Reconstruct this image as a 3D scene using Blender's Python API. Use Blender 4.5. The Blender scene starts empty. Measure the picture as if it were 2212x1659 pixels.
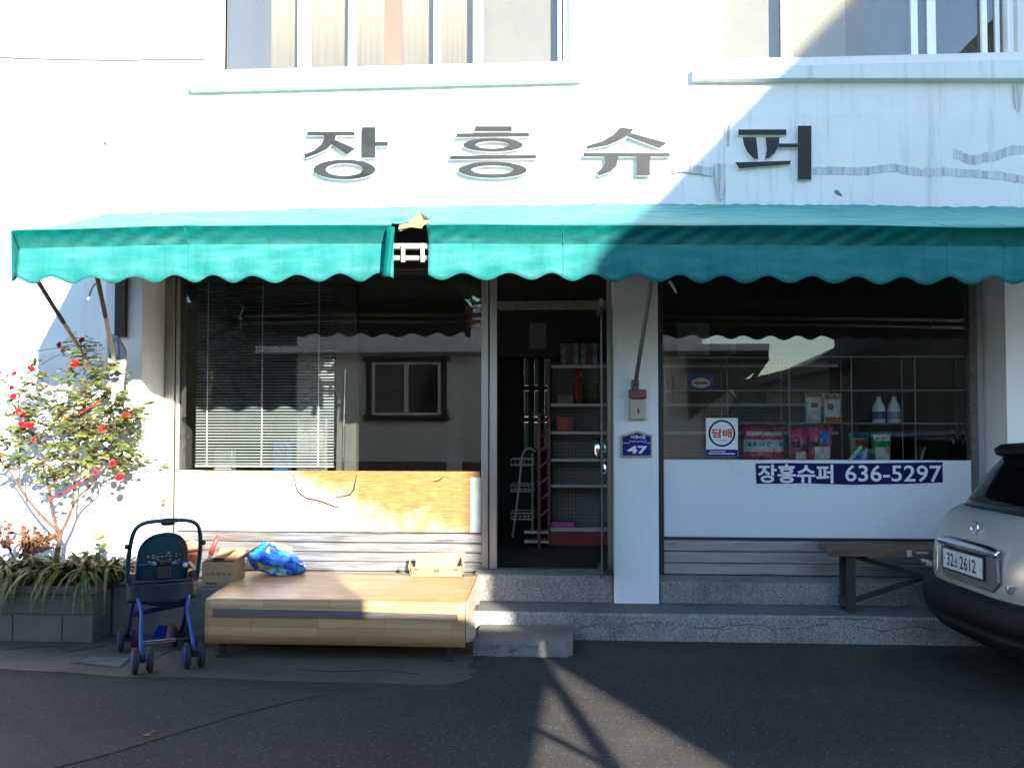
import bpy, bmesh, math, random
from mathutils import Vector, Matrix, Euler, noise
R = math.radians
SC = bpy.context.scene
COL = SC.collection
rnd = random.Random(7)

# ------------------------------------------------------------------ camera
F, D, EYE = 2130.0, 8.0, 1.68           # focal length in px of a 2212 px wide picture, distance to the wall, eye height
PSI, TH = math.atan(149 / F), math.atan(75.5 / F)
cd = bpy.data.cameras.new('camera')
cam = bpy.data.objects.new('camera', cd)
COL.objects.link(cam)
SC.camera = cam
cd.sensor_width = 36.0
cd.lens = 36.0 * F / 2212.0
cd.clip_start, cd.clip_end = 0.05, 900
cam.location = (0, -D, EYE)
cam.rotation_euler = (R(90) + TH, 0, PSI)

# ------------------------------------------------------------------ light
SUN_DIR = Vector((0.464, -1.0, 0.357)).normalized()      # towards the sun
wd = bpy.data.worlds.new('World')
SC.world = wd
wd.use_nodes = True
wn = wd.node_tree
sky = wn.nodes.new('ShaderNodeTexSky')
sky.sky_type = 'NISHITA'
sky.sun_disc = False
sky.sun_elevation = math.asin(SUN_DIR.z)
sky.sun_rotation = math.atan2(SUN_DIR.x, SUN_DIR.y)
sky.air_density = 1.0
sky.dust_density = 0.0
sky.ozone_density = 2.2
wn.links.new(sky.outputs[0], wn.nodes['Background'].inputs[0])
wn.nodes['Background'].inputs[1].default_value = 0.14
sl = bpy.data.lights.new('sun', 'SUN')
sl.energy = 5.0
sl.angle = R(0.5)
sl.color = (1.0, 0.93, 0.82)
sun = bpy.data.objects.new('sun', sl)
COL.objects.link(sun)
sun.rotation_euler = SUN_DIR.to_track_quat('Z', 'Y').to_euler()
sun.location = (8, -20, 14)
vs = SC.view_settings
vs.view_transform = 'Standard'
vs.look = 'None'
vs.gamma = 1.0
vs.use_curve_mapping = False
vs.exposure = 2.1
SC.cycles.use_denoising = True
SC.cycles.max_bounces = 10
SC.cycles.diffuse_bounces = 6
SC.cycles.transparent_max_bounces = 16
SC.cycles.sample_clamp_indirect = 6.0

# ------------------------------------------------------------------ helpers
FWD = Vector((-math.sin(PSI) * math.cos(TH), math.cos(PSI) * math.cos(TH), math.sin(TH)))
RGT = Vector((math.cos(PSI), math.sin(PSI), 0))
UPV = RGT.cross(FWD)
CAMP = Vector((0, -D, EYE))


def ray(px, py):
    return FWD + RGT * ((px - 1106) / F) + UPV * ((829.5 - py) / F)


def P(px, py, Y):                         # the point of the vertical plane y = Y seen there in the photograph
    v = ray(px, py)
    return CAMP + v * ((Y + D) / v.y)


def G(px, py, z=0.0):                     # the point of the level plane z seen there
    v = ray(px, py)
    return CAMP + v * ((z - EYE) / v.z)


def PX(px, Y, py=880):
    return P(px, py, Y).x


def PZ(py, Y, px=1200):
    return P(px, py, Y).z


MATRIX = {}


def tag(o, label=None, cat=None, group=None, kind=None):
    if label: o['label'] = label
    if cat: o['category'] = cat
    if group: o['group'] = group
    if kind: o['kind'] = kind
    return o


def thing(name, loc, label, cat, group=None, rz=0.0, rx=0.0, ry=0.0):
    o = bpy.data.objects.new(name, None)
    COL.objects.link(o)
    o.empty_display_size = 0.1
    o.location = loc
    o.rotation_euler = (rx, ry, rz)
    MATRIX[o] = Matrix.Translation(Vector(loc)) @ Euler((rx, ry, rz)).to_matrix().to_4x4()
    return tag(o, label, cat, group)


class MB:
    def __init__(s):
        s.v, s.f = [], []

    def add(s, vs_, fs):
        n = len(s.v)
        s.v += [Vector(q) for q in vs_]
        s.f += [tuple(i + n for i in f) for f in fs]
        return s

    def box(s, x0, x1, y0, y1, z0, z1):
        return s.add([(x0, y0, z0), (x1, y0, z0), (x1, y1, z0), (x0, y1, z0), (x0, y0, z1), (x1, y0, z1), (x1, y1, z1), (x0, y1, z1)],
                     [(0, 3, 2, 1), (4, 5, 6, 7), (0, 1, 5, 4), (1, 2, 6, 5), (2, 3, 7, 6), (3, 0, 4, 7)])

    def bpx(s, px0, py0, px1, py1, Y0, Y1):          # a box whose front face stands on y = Y0
        xm, ym = (px0 + px1) / 2, (py0 + py1) / 2
        x0, x1 = P(px0, ym, Y0).x, P(px1, ym, Y0).x
        z0, z1 = P(xm, py1, Y0).z, P(xm, py0, Y0).z
        return s.box(x0, x1, Y0, Y1, z0, z1)

    def prism(s, poly, d):
        poly = [Vector(p) for p in poly]
        d = Vector(d)
        n = len(poly)
        nrm = Vector((0, 0, 0))
        for i in range(n):
            nrm += poly[i].cross(poly[(i + 1) % n])
        if nrm.dot(d) > 0:
            poly.reverse()
        return s.add(poly + [p + d for p in poly],
                     [tuple(range(n)), tuple(range(2 * n - 1, n - 1, -1))] +
                     [((i + 1) % n, i, n + i, n + (i + 1) % n) for i in range(n)])

    def ring(s, outer, inner, d):                      # a closed band between two outlines, extruded
        d = Vector(d)
        n = len(outer)
        vv = [Vector(p) for p in outer] + [Vector(p) for p in inner]
        vv += [p + d for p in vv]
        ff = []
        for i in range(n):
            j = (i + 1) % n
            ff += [(i, j, n + j, n + i), (2 * n + j, 2 * n + i, 3 * n + i, 3 * n + j), (j, i, 2 * n + i, 2 * n + j), (n + i, n + j, 3 * n + j, 3 * n + i)]
        return s.add(vv, ff)

    def tube(s, pts, r, n=8, cap=True):
        pts = [Vector(p) for p in pts]
        rs = r if isinstance(r, (list, tuple)) else [r] * len(pts)
        vv, ff = [], []
        up = None
        for i, p in enumerate(pts):
            t = (pts[min(i + 1, len(pts) - 1)] - pts[max(i - 1, 0)]).normalized()
            if up is None:
                up = Vector((0, 0, 1)) if abs(t.z) < 0.9 else Vector((1, 0, 0))
            a = t.cross(up)
            if a.length < 1e-5: a = t.cross(Vector((0.3, 1, 0.2)))
            a.normalize()
            b = a.cross(t).normalized()
            up = b
            for k in range(n):
                q = 2 * math.pi * k / n
                vv.append(p + (a * math.cos(q) + b * math.sin(q)) * rs[i])
        for i in range(len(pts) - 1):
            for k in range(n):
                k2 = (k + 1) % n
                ff.append((i * n + k, i * n + k2, (i + 1) * n + k2, (i + 1) * n + k))
        if cap:
            ff.append(tuple(range(n - 1, -1, -1)))
            ff.append(tuple(range((len(pts) - 1) * n, len(pts) * n)))
        return s.add(vv, ff)

    def lathe(s, prof, n=24, axis='z', c=(0, 0, 0)):   # prof: (radius, height) pairs
        c = Vector(c)
        vv, ff = [], []
        for r, h in prof:
            for k in range(n):
                q = 2 * math.pi * k / n
                a, b = r * math.cos(q), r * math.sin(q)
                vv.append(c + Vector({'z': (a, b, h), 'y': (a, h, b), 'x': (h, a, b)}[axis]))
        m = len(prof)
        for i in range(m - 1):
            for k in range(n):
                k2 = (k + 1) % n
                ff.append((i * n + k, i * n + k2, (i + 1) * n + k2, (i + 1) * n + k))
        ff.append(tuple(range(n - 1, -1, -1)))
        ff.append(tuple(range((m - 1) * n, m * n)))
        return s.add(vv, ff)

    def grid(s, fn, nu, nv):
        n = len(s.v)
        for j in range(nv + 1):
            for i in range(nu + 1):
                s.v.append(Vector(fn(i / nu, j / nv)))
        for j in range(nv):
            for i in range(nu):
                a = n + j * (nu + 1) + i
                s.f.append((a, a + 1, a + nu + 2, a + nu + 1))
        return s

    def build(s, name, m, parent=None, world=True, smooth=False, bevel=0.0, seg=2, solid=0.0, fix=True):
        me = bpy.data.meshes.new(name)
        vv = s.v
        loc = Vector((0, 0, 0))
        if parent is not None:
            if world:
                inv = MATRIX[parent].inverted()
                vv = [inv @ q for q in vv]
        else:
            xs, ys, zs = [q.x for q in vv], [q.y for q in vv], [q.z for q in vv]
            loc = Vector(((min(xs) + max(xs)) / 2, (min(ys) + max(ys)) / 2, min(zs)))
            vv = [q - loc for q in vv]
        me.from_pydata([tuple(q) for q in vv], [], s.f)
        me.update()
        if fix:
            bm = bmesh.new()
            bm.from_mesh(me)
            bmesh.ops.recalc_face_normals(bm, faces=bm.faces)
            bm.to_mesh(me)
            bm.free()
        if m: me.materials.append(m)
        if smooth:
            me.polygons.foreach_set('use_smooth', [True] * len(me.polygons))
        o = bpy.data.objects.new(name, me)
        COL.objects.link(o)
        o.location = loc
        if parent is not None:
            o.parent = parent
            MATRIX[o] = MATRIX[parent]
        else:
            MATRIX[o] = Matrix.Translation(loc)
        if bevel:
            b = o.modifiers.new('bevel', 'BEVEL')
            b.width, b.segments, b.limit_method, b.angle_limit = bevel, seg, 'ANGLE', R(40)
        if solid:
            q = o.modifiers.new('solid', 'SOLIDIFY')
            q.thickness, q.offset = solid, 0
        return o


def copy_of(o, parent, loc=None, rot=None, scale=None):
    c = o.copy()
    COL.objects.link(c)
    c.parent = parent
    if loc is not None: c.location = loc
    if rot is not None: c.rotation_euler = rot
    if scale is not None: c.scale = scale
    return c


def text_mesh(name, body, m, parent, org, rv, uv, w, h, weight=0.0, depth=0.002):
    """Lettering as real raised shapes: org is its lower left corner, rv and uv its directions, w x h its size."""
    c = bpy.data.curves.new(name, 'FONT')
    c.body = body
    c.offset = weight
    c.resolution_u = 3
    o = bpy.data.objects.new(name, c)
    COL.objects.link(o)
    dg = bpy.context.evaluated_depsgraph_get()
    me = bpy.data.meshes.new_from_object(o.evaluated_get(dg))
    bpy.data.objects.remove(o)
    xs, ys = [v.co.x for v in me.vertices], [v.co.y for v in me.vertices]
    x0, x1, y0, y1 = min(xs), max(xs), min(ys), max(ys)
    rv, uv, org = Vector(rv).normalized(), Vector(uv).normalized(), Vector(org)
    nv = rv.cross(uv)
    inv = MATRIX[parent].inverted()
    for v in me.vertices:
        a, b = (v.co.x - x0) / (x1 - x0) * w, (v.co.y - y0) / (y1 - y0) * h
        v.co = inv @ (org + rv * a + uv * b + nv * depth)
    me.materials.clear()
    me.materials.append(m)
    q = bpy.data.objects.new(name, me)
    COL.objects.link(q)
    q.parent = parent
    MATRIX[q] = MATRIX[parent]
    return q


# ------------------------------------------------------------------ materials
def nd(nt, t, **kw):
    n = nt.nodes.new(t)
    for k, v in kw.items(): setattr(n, k, v)
    return n


def base_mat(name, col, rough=0.6, metal=0.0, spec=0.5):
    m = bpy.data.materials.new(name)
    m.use_nodes = True
    b = m.node_tree.nodes['Principled BSDF']
    b.inputs['Base Color'].default_value = (*col, 1)
    b.inputs['Roughness'].default_value = rough
    b.inputs['Metallic'].default_value = metal
    b.inputs['Specular IOR Level'].default_value = spec
    return m, m.node_tree, b


def coords(nt, scale=(1, 1, 1)):
    tc = nd(nt, 'ShaderNodeTexCoord')
    mp = nd(nt, 'ShaderNodeMapping')
    mp.inputs['Scale'].default_value = scale
    nt.links.new(tc.outputs['Object'], mp.inputs['Vector'])
    return mp.outputs['Vector']


def noise_out(nt, vec, scale, detail=4, rough=0.6):
    n = nd(nt, 'ShaderNodeTexNoise')
    n.inputs['Scale'].default_value = scale
    n.inputs['Detail'].default_value = detail
    n.inputs['Roughness'].default_value = rough
    nt.links.new(vec, n.inputs['Vector'])
    return n.outputs['Fac']


def ramp(nt, fac, stops):
    r = nd(nt, 'ShaderNodeValToRGB')
    e = r.color_ramp.elements
    while len(e) < len(stops): e.new(0.5)
    for q, (p, c) in zip(e, stops):
        q.position = p
        q.color = (*c, 1)
    nt.links.new(fac, r.inputs['Fac'])
    return r.outputs['Color']


def mixc(nt, fac, a, b, mode='MIX'):
    n = nd(nt, 'ShaderNodeMix', data_type='RGBA', blend_type=mode)
    for sock, val in ((n.inputs['Factor'], fac), (n.inputs[6], a), (n.inputs[7], b)):
        if isinstance(val, (int, float)): sock.default_value = val
        elif isinstance(val, tuple): sock.default_value = (*val, 1)
        else: nt.links.new(val, sock)
    return n.outputs[2]


def bump(nt, b, h, strength=0.3, dist=0.01):
    n = nd(nt, 'ShaderNodeBump')
    n.inputs['Strength'].default_value = strength
    n.inputs['Distance'].default_value = dist
    nt.links.new(h, n.inputs['Height'])
    nt.links.new(n.outputs['Normal'], b.inputs['Normal'])


def mat(name, col, rough=0.6, metal=0.0, var=0.12, vscale=6.0, bmp=0.0, bscale=90.0, spec=0.5, stretch=(1, 1, 1), bdist=0.004):
    """Plain stuff with a little uneven colour, gloss and relief."""
    m, nt, b = base_mat(name, col, rough, metal, spec)
    v = coords(nt, stretch)
    n1 = noise_out(nt, v, vscale, 5, 0.65)
    lo = tuple(max(0.0, c * (1 - 2.0 * var)) for c in col)
    hi = tuple(min(1.0, c * (1 + 1.2 * var)) for c in col)
    nt.links.new(ramp(nt, n1, [(0.3, lo), (0.52, col), (0.72, hi)]), b.inputs['Base Color'])
    mr = nd(nt, 'ShaderNodeMapRange')
    mr.inputs['From Min'].default_value, mr.inputs['From Max'].default_value = 0.3, 0.7
    mr.inputs['To Min'].default_value, mr.inputs['To Max'].default_value = max(0.03, rough - 0.1), min(1, rough + 0.12)
    nt.links.new(n1, mr.inputs['Value'])
    nt.links.new(mr.outputs[0], b.inputs['Roughness'])
    if bmp: bump(nt, b, noise_out(nt, v, bscale, 3), bmp, bdist)
    return m


def glass(name, tint=(0.82, 0.86, 0.84), gain=1.5, rough=0.0):
    m = bpy.data.materials.new(name)
    m.use_nodes = True
    nt = m.node_tree
    nt.nodes.clear()
    out = nd(nt, 'ShaderNodeOutputMaterial')
    tr = nd(nt, 'ShaderNodeBsdfTransparent')
    tr.inputs['Color'].default_value = (*tint, 1)
    gl = nd(nt, 'ShaderNodeBsdfGlossy')
    gl.inputs['Roughness'].default_value = rough
    fr = nd(nt, 'ShaderNodeFresnel')
    fr.inputs['IOR'].default_value = 1.5
    mu = nd(nt, 'ShaderNodeMath', operation='MULTIPLY')
    mu.inputs[1].default_value = gain
    nt.links.new(fr.outputs[0], mu.inputs[0])
    mx = nd(nt, 'ShaderNodeMixShader')
    nt.links.new(mu.outputs[0], mx.inputs[0])
    nt.links.new(tr.outputs[0], mx.inputs[1])
    nt.links.new(gl.outputs[0], mx.inputs[2])
    nt.links.new(mx.outputs[0], out.inputs['Surface'])
    return m


def m_plaster(name, col, streak=0.10):
    m, nt, b = base_mat(name, col, 0.75)
    v = coords(nt)
    n1 = noise_out(nt, v, 1.3, 6, 0.6)
    v2 = coords(nt, (9, 9, 0.6))
    n2 = noise_out(nt, v2, 1.5, 5, 0.7)
    c1 = ramp(nt, n1, [(0.3, tuple(c * 0.93 for c in col)), (0.6, col)])
    c2 = ramp(nt, n2, [(0.30, (1 - 2.2 * streak,) * 3), (0.48, (1, 1, 1))])
    nt.links.new(mixc(nt, 0.8, c1, c2, 'MULTIPLY'), b.inputs['Base Color'])
    bump(nt, b, noise_out(nt, v, 70, 4, 0.7), 0.35, 0.006)
    return m


def m_asphalt():
    m, nt, b = base_mat('asphalt', (0.05, 0.05, 0.052), 0.85)
    v = coords(nt)
    big = noise_out(nt, v, 0.7, 5, 0.6)
    fine = noise_out(nt, v, 160, 3, 0.8)
    vo = nd(nt, 'ShaderNodeTexVoronoi')
    vo.inputs['Scale'].default_value = 95
    nt.links.new(v, vo.inputs['Vector'])
    c1 = ramp(nt, big, [(0.3, (0.028, 0.027, 0.0255)), (0.55, (0.042, 0.039, 0.0355)), (0.72, (0.062, 0.055, 0.047))])
    c2 = ramp(nt, fine, [(0.34, (0.62, 0.62, 0.62)), (0.52, (1, 1, 1)), (0.70, (1.0, 1.0, 1.0))])
    c3 = mixc(nt, 1.0, c1, c2, 'MULTIPLY')
    wn_ = nd(nt, 'ShaderNodeTexWhiteNoise')
    nt.links.new(vo.outputs['Position'], wn_.inputs['Vector'])
    sp = ramp(nt, wn_.outputs['Value'], [(0.90, (0, 0, 0)), (1.0, (1, 1, 1))])
    nt.links.new(mixc(nt, sp, c3, (0.10, 0.095, 0.085)), b.inputs['Base Color'])
    b.inputs['Diffuse Roughness'].default_value = 1.0
    b.inputs['Specular IOR Level'].default_value = 0.25
    bump(nt, b, fine, 0.8, 0.014)
    return m


def m_concrete(name, col, bmp=0.4):
    m, nt, b = base_mat(name, col, 0.85)
    v = coords(nt)
    n1 = noise_out(nt, v, 2.2, 7, 0.68)
    n2 = noise_out(nt, v, 60, 4, 0.7)
    c1 = ramp(nt, n1, [(0.28, tuple(c * 0.55 for c in col)), (0.5, col), (0.72, tuple(c * 1.25 for c in col))])
    c2 = ramp(nt, n2, [(0.3, (0.72,) * 3), (0.6, (1, 1, 1))])
    nt.links.new(mixc(nt, 0.8, c1, c2, 'MULTIPLY'), b.inputs['Base Color'])
    bump(nt, b, n2, bmp, 0.008)
    return m


def m_terrazzo():
    m, nt, b = base_mat('terrazzo', (0.34, 0.34, 0.33), 0.7)
    v = coords(nt)
    vo = nd(nt, 'ShaderNodeTexVoronoi')
    vo.inputs['Scale'].default_value = 150
    nt.links.new(v, vo.inputs['Vector'])
    w = nd(nt, 'ShaderNodeTexWhiteNoise')
    nt.links.new(vo.outputs['Position'], w.inputs['Vector'])
    chip = ramp(nt, w.outputs['Value'], [(0.1, (0.15, 0.145, 0.135)), (0.35, (0.23, 0.225, 0.21)), (0.6, (0.28, 0.28, 0.27)), (0.9, (0.38, 0.38, 0.37))])
    big = noise_out(nt, v, 2.0, 7, 0.7)
    dirt = ramp(nt, big, [(0.30, (0.42, 0.39, 0.34)), (0.5, (0.85, 0.84, 0.80)), (0.65, (1, 1, 1))])
    nt.links.new(mixc(nt, 0.9, chip, dirt, 'MULTIPLY'), b.inputs['Base Color'])
    bump(nt, b, noise_out(nt, v, 90, 3), 0.3, 0.004)
    return m


def m_woodsheet():
    """Printed plank vinyl: short strips of several tones with a fine grain along x."""
    m, nt, b = base_mat('wood_vinyl', (0.5, 0.32, 0.17), 0.32)
    tc = nd(nt, 'ShaderNodeTexCoord')
    sp = nd(nt, 'ShaderNodeSeparateXYZ')
    nt.links.new(tc.outputs['Object'], sp.inputs[0])
    ad = nd(nt, 'ShaderNodeMath', operation='SUBTRACT')
    nt.links.new(sp.outputs['Y'], ad.inputs[0])
    nt.links.new(sp.outputs['Z'], ad.inputs[1])
    rw = nd(nt, 'ShaderNodeMath', operation='DIVIDE')
    rw.inputs[1].default_value = 0.068
    nt.links.new(ad.outputs[0], rw.inputs[0])
    fl = nd(nt, 'ShaderNodeMath', operation='FLOOR')
    nt.links.new(rw.outputs[0], fl.inputs[0])
    wr = nd(nt, 'ShaderNodeTexWhiteNoise', noise_dimensions='1D')
    nt.links.new(fl.outputs[0], wr.inputs['W'])
    xo = nd(nt, 'ShaderNodeMath', operation='ADD')           # every row starts somewhere else
    nt.links.new(sp.outputs['X'], xo.inputs[0])
    nt.links.new(wr.outputs['Value'], xo.inputs[1])
    cb = nd(nt, 'ShaderNodeCombineXYZ')
    nt.links.new(xo.outputs[0], cb.inputs[0])
    nt.links.new(ad.outputs[0], cb.inputs[1])
    bk = nd(nt, 'ShaderNodeTexBrick')
    bk.offset = 0.37
    bk.offset_frequency = 1
    for k, v in (('Scale', 1.0), ('Mortar Size', 0.0012), ('Bias', 0.0), ('Brick Width', 0.47), ('Row Height', 0.068)):
        bk.inputs[k].default_value = v
    bk.inputs['Color1'].default_value = (0.52, 0.315, 0.150, 1)
    bk.inputs['Color2'].default_value = (0.41, 0.235, 0.105, 1)
    bk.inputs['Mortar'].default_value = (0.22, 0.12, 0.055, 1)
    nt.links.new(cb.outputs[0], bk.inputs['Vector'])
    mp = nd(nt, 'ShaderNodeMapping')
    mp.inputs['Scale'].default_value = (2.2, 26, 1)
    nt.links.new(cb.outputs[0], mp.inputs['Vector'])
    g = noise_out(nt, mp.outputs[0], 2.0, 6, 0.65)
    gr = ramp(nt, g, [(0.3, (0.74, 0.70, 0.66)), (0.5, (0.96, 0.95, 0.93)), (0.7, (1, 1, 1))])
    nt.links.new(mixc(nt, 0.85, bk.outputs['Color'], gr, 'MULTIPLY'), b.inputs['Base Color'])
    n3 = noise_out(nt, tc.outputs['Object'], 5, 4)
    mr = nd(nt, 'ShaderNodeMapRange')
    mr.inputs['To Min'].default_value, mr.inputs['To Max'].default_value = 0.18, 0.5
    nt.links.new(n3, mr.inputs['Value'])
    nt.links.new(mr.outputs[0], b.inputs['Roughness'])
    return m


def m_stained():
    """White sheet whose right half has yellowed and blotched orange."""
    m, nt, b = base_mat('stained_sheet', (0.8, 0.78, 0.7), 0.55)
    tc = nd(nt, 'ShaderNodeTexCoord')
    sp = nd(nt, 'ShaderNodeSeparateXYZ')
    nt.links.new(tc.outputs['Object'], sp.inputs[0])
    v = coords(nt)
    n1 = noise_out(nt, v, 2.6, 7, 0.65)
    n2 = noise_out(nt, coords(nt, (2, 2, 26)), 3, 5, 0.7)
    n2b = noise_out(nt, coords(nt, (1, 1, 1)), 18, 6, 0.75)
    ma = nd(nt, 'ShaderNodeMath', operation='MULTIPLY_ADD')       # along x
    ma.inputs[1].default_value, ma.inputs[2].default_value = 0.27, 0.38
    nt.links.new(sp.outputs['X'], ma.inputs[0])
    mz = nd(nt, 'ShaderNodeMath', operation='MULTIPLY_ADD')       # more at the top of the middle
    mz.inputs[1].default_value = 0.75
    nt.links.new(sp.outputs['Z'], mz.inputs[0])
    nt.links.new(ma.outputs[0], mz.inputs[2])
    ad = nd(nt, 'ShaderNodeMath', operation='MULTIPLY_ADD')
    ad.inputs[1].default_value = 0.85
    nt.links.new(n1, ad.inputs[0])
    nt.links.new(mz.outputs[0], ad.inputs[2])
    f = ramp(nt, ad.outputs[0], [(0.66, (0, 0, 0)), (0.80, (0.8, 0.8, 0.8)), (0.95, (1, 1, 1))])
    st = ramp(nt, n2, [(0.3, (0.20, 0.062, 0.012)), (0.5, (0.30, 0.118, 0.026)), (0.7, (0.42, 0.21, 0.07))])
    st2 = mixc(nt, 0.6, st, ramp(nt, n2b, [(0.3, (0.75, 0.62, 0.5)), (0.55, (1, 1, 1))]), 'MULTIPLY')
    nt.links.new(mixc(nt, f, (0.80, 0.79, 0.74), st2), b.inputs['Base Color'])
    return m


M = {}
M['wall'] = m_plaster('white_plaster', (0.84, 0.84, 0.84), 0.03)  # kept lighter than the upper plaster to lift the shade under the awning
M['wall_up_dim'] = m_plaster('upper_plaster_dimmed', (0.57, 0.57, 0.575))  # same white wall, colour lowered to offset the stronger skylight up here
M['wall_dim_dirty'] = m_plaster('white_plaster_dimmed_streaked', (0.56, 0.56, 0.565), 0.16)  # streaks are dirt; base colour lowered against the skylight as well
M['asphalt'] = m_asphalt()
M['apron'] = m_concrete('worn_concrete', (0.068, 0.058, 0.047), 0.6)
M['concrete'] = m_concrete('grey_concrete', (0.15, 0.145, 0.135))
M['block'] = m_concrete('block_concrete', (0.13, 0.119, 0.102))
M['cement'] = m_concrete('cement_top', (0.135, 0.138, 0.14))
M['terrazzo'] = m_terrazzo()
M['woodsheet'] = m_woodsheet()
M['stained'] = m_stained()
M['steel'] = mat('brushed_steel', (0.46, 0.46, 0.45), 0.36, 0.9, 0.12, 3, stretch=(1, 1, 30))
M['steel_v'] = mat('brushed_steel_upright', (0.34, 0.33, 0.30), 0.38, 0.9, 0.15, 3, stretch=(30, 30, 1))
M['chrome'] = mat('chrome', (0.88, 0.88, 0.88), 0.10, 1.0, 0.02)
M['gapblack'] = mat('gap_black', (0.012, 0.011, 0.01), 0.8)
M['darkmetal'] = mat('dark_metal', (0.035, 0.032, 0.03), 0.5, 0.3)
M['alu'] = mat('aluminium', (0.55, 0.55, 0.53), 0.4, 0.8)
M['pvc'] = mat('white_window_plastic', (0.76, 0.76, 0.76), 0.35, 0, 0.04)
M['sillpaint'] = m_plaster('sill_paint', (0.53, 0.56, 0.55), 0.12)
M['glass'] = glass('shop_glass', (0.90, 0.92, 0.90), 1.0)
M['glass_up'] = glass('upper_glass', (0.95, 0.94, 0.91), 1.5)
M['glass_door'] = glass('door_glass', (0.55, 0.68, 0.62), 1.8)
def m_awning():
    """Coated teal cloth, bleached by years of sun on the sloping top."""
    m, nt, b = base_mat('teal_awning_cloth', (0.004, 0.19, 0.19), 0.6, 0, 0.05)
    v = coords(nt)
    n1 = noise_out(nt, v, 2.2, 5, 0.65)
    n2 = noise_out(nt, coords(nt, (1.2, 7, 7)), 2.4, 5, 0.65)
    c1 = ramp(nt, n1, [(0.3, (0.001, 0.090, 0.081)), (0.52, (0.0012, 0.102, 0.093)), (0.72, (0.002, 0.113, 0.103))])
    c2 = ramp(nt, n2, [(0.3, (0.03, 0.185, 0.18)), (0.5, (0.07, 0.26, 0.255)), (0.7, (0.15, 0.34, 0.34))])
    tc = nd(nt, 'ShaderNodeTexCoord')
    sp = nd(nt, 'ShaderNodeSeparateXYZ')
    nt.links.new(tc.outputs['Object'], sp.inputs[0])
    f = nd(nt, 'ShaderNodeMapRange')
    f.inputs['From Min'].default_value, f.inputs['From Max'].default_value = -0.905, -0.70
    nt.links.new(sp.outputs['Y'], f.inputs['Value'])
    n3 = noise_out(nt, coords(nt, (9, 9, 0.8)), 1.6, 5, 0.7)
    grime = ramp(nt, n3, [(0.32, (0.72, 0.70, 0.66)), (0.5, (1, 1, 1))])
    nt.links.new(mixc(nt, 0.55, mixc(nt, f.outputs[0], c1, c2), grime, 'MULTIPLY'), b.inputs['Base Color'])
    bump(nt, b, noise_out(nt, coords(nt, (5, 5, 1.4)), 2.6, 4, 0.5), 0.35, 0.02)
    return m


M['teal'] = m_awning()
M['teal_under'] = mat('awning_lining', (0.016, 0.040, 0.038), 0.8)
M['tealdark'] = mat('teal_seam', (0.005, 0.15, 0.14), 0.6)
M['whitepaint'] = mat('white_paint', (0.42, 0.40, 0.37), 0.5, 0, 0.15, 12)
M['rustpole'] = mat('rusty_pole', (0.10, 0.07, 0.05), 0.7, 0.2, 0.3, 20)
M['creampole'] = mat('cream_paint', (0.55, 0.50, 0.40), 0.6, 0, 0.15, 15)
M['greypole'] = mat('grey_pole', (0.16, 0.145, 0.13), 0.6, 0.2, 0.25, 25)
M['black'] = mat('black_plastic', (0.012, 0.012, 0.014), 0.45)
M['rubber'] = mat('black_rubber', (0.016, 0.016, 0.017), 0.8, 0, 0.2, 20)
M['crack'] = mat('dark_crack', (0.07, 0.058, 0.045), 0.9)
M['letterface'] = mat('black_sign_face', (0.018, 0.020, 0.022), 0.5, 0, 0.2, 5, spec=0.2)
M['letterside'] = mat('white_sign_side', (0.72, 0.74, 0.74), 0.4, 0, 0.05)
M['sealant'] = mat('grey_sealant', (0.40, 0.395, 0.41), 0.9, 0, 0.22, 2.2, 0.2, 60, stretch=(16, 1, 1.2))
M['navy'] = mat('navy_film', (0.008, 0.009, 0.085), 0.5, 0, 0.1, spec=0.15)
M['white'] = mat('white_film', (0.78, 0.79, 0.8), 0.4, 0, 0.03)
M['panel'] = mat('white_sheet', (0.78, 0.80, 0.82), 0.35, 0, 0.012, 1.2)
M['blue'] = mat('blue_enamel', (0.008, 0.010, 0.20), 0.45, 0, 0.1, spec=0.2)
M['brass'] = mat('gold_rim', (0.42, 0.36, 0.20), 0.4, 0.4)
M['red'] = mat('red_print', (0.50, 0.05, 0.02), 0.5)
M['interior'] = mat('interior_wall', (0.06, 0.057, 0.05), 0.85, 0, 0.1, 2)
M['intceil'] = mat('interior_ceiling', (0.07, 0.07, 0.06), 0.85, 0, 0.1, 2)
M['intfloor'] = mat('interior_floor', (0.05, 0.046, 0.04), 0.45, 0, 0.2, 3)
M['blind'] = mat('blind_slat', (0.31, 0.335, 0.355), 0.4, 0, 0.04)
M['pegboard'] = None
M['shelfmetal'] = mat('shelf_metal', (0.50, 0.50, 0.47), 0.45, 0.2, 0.06)
M['redmetal'] = mat('red_enamel', (0.22, 0.022, 0.016), 0.4, 0, 0.12)
M['curtain'] = mat('pale_curtain', (0.235, 0.222, 0.18), 0.9, 0, 0.03, 1.2, stretch=(6, 6, .2))
M['curtaintan'] = mat('tan_curtain', (0.175, 0.128, 0.078), 0.9, 0, 0.06)
M['frost'] = mat('frosted_sheet', (0.125, 0.127, 0.115), 0.6, 0, 0.10, 4)
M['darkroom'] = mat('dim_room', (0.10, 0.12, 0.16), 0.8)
M['brownframe'] = mat('brown_timber', (0.045, 0.020, 0.015), 0.6)
M['card'] = mat('cardboard', (0.34, 0.215, 0.11), 0.8, 0, 0.1, 8, 0.05, 60)
M['cardin'] = mat('cardboard_inside', (0.38, 0.25, 0.13), 0.85, 0, 0.08, 8)
M['terracotta'] = mat('terracotta_plastic', (0.36, 0.10, 0.05), 0.5, 0, 0.15, 4)
M['bark'] = mat('rose_bark', (0.12, 0.068, 0.042), 0.8, 0, 0.35, 14, 0.4, 40)
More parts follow.
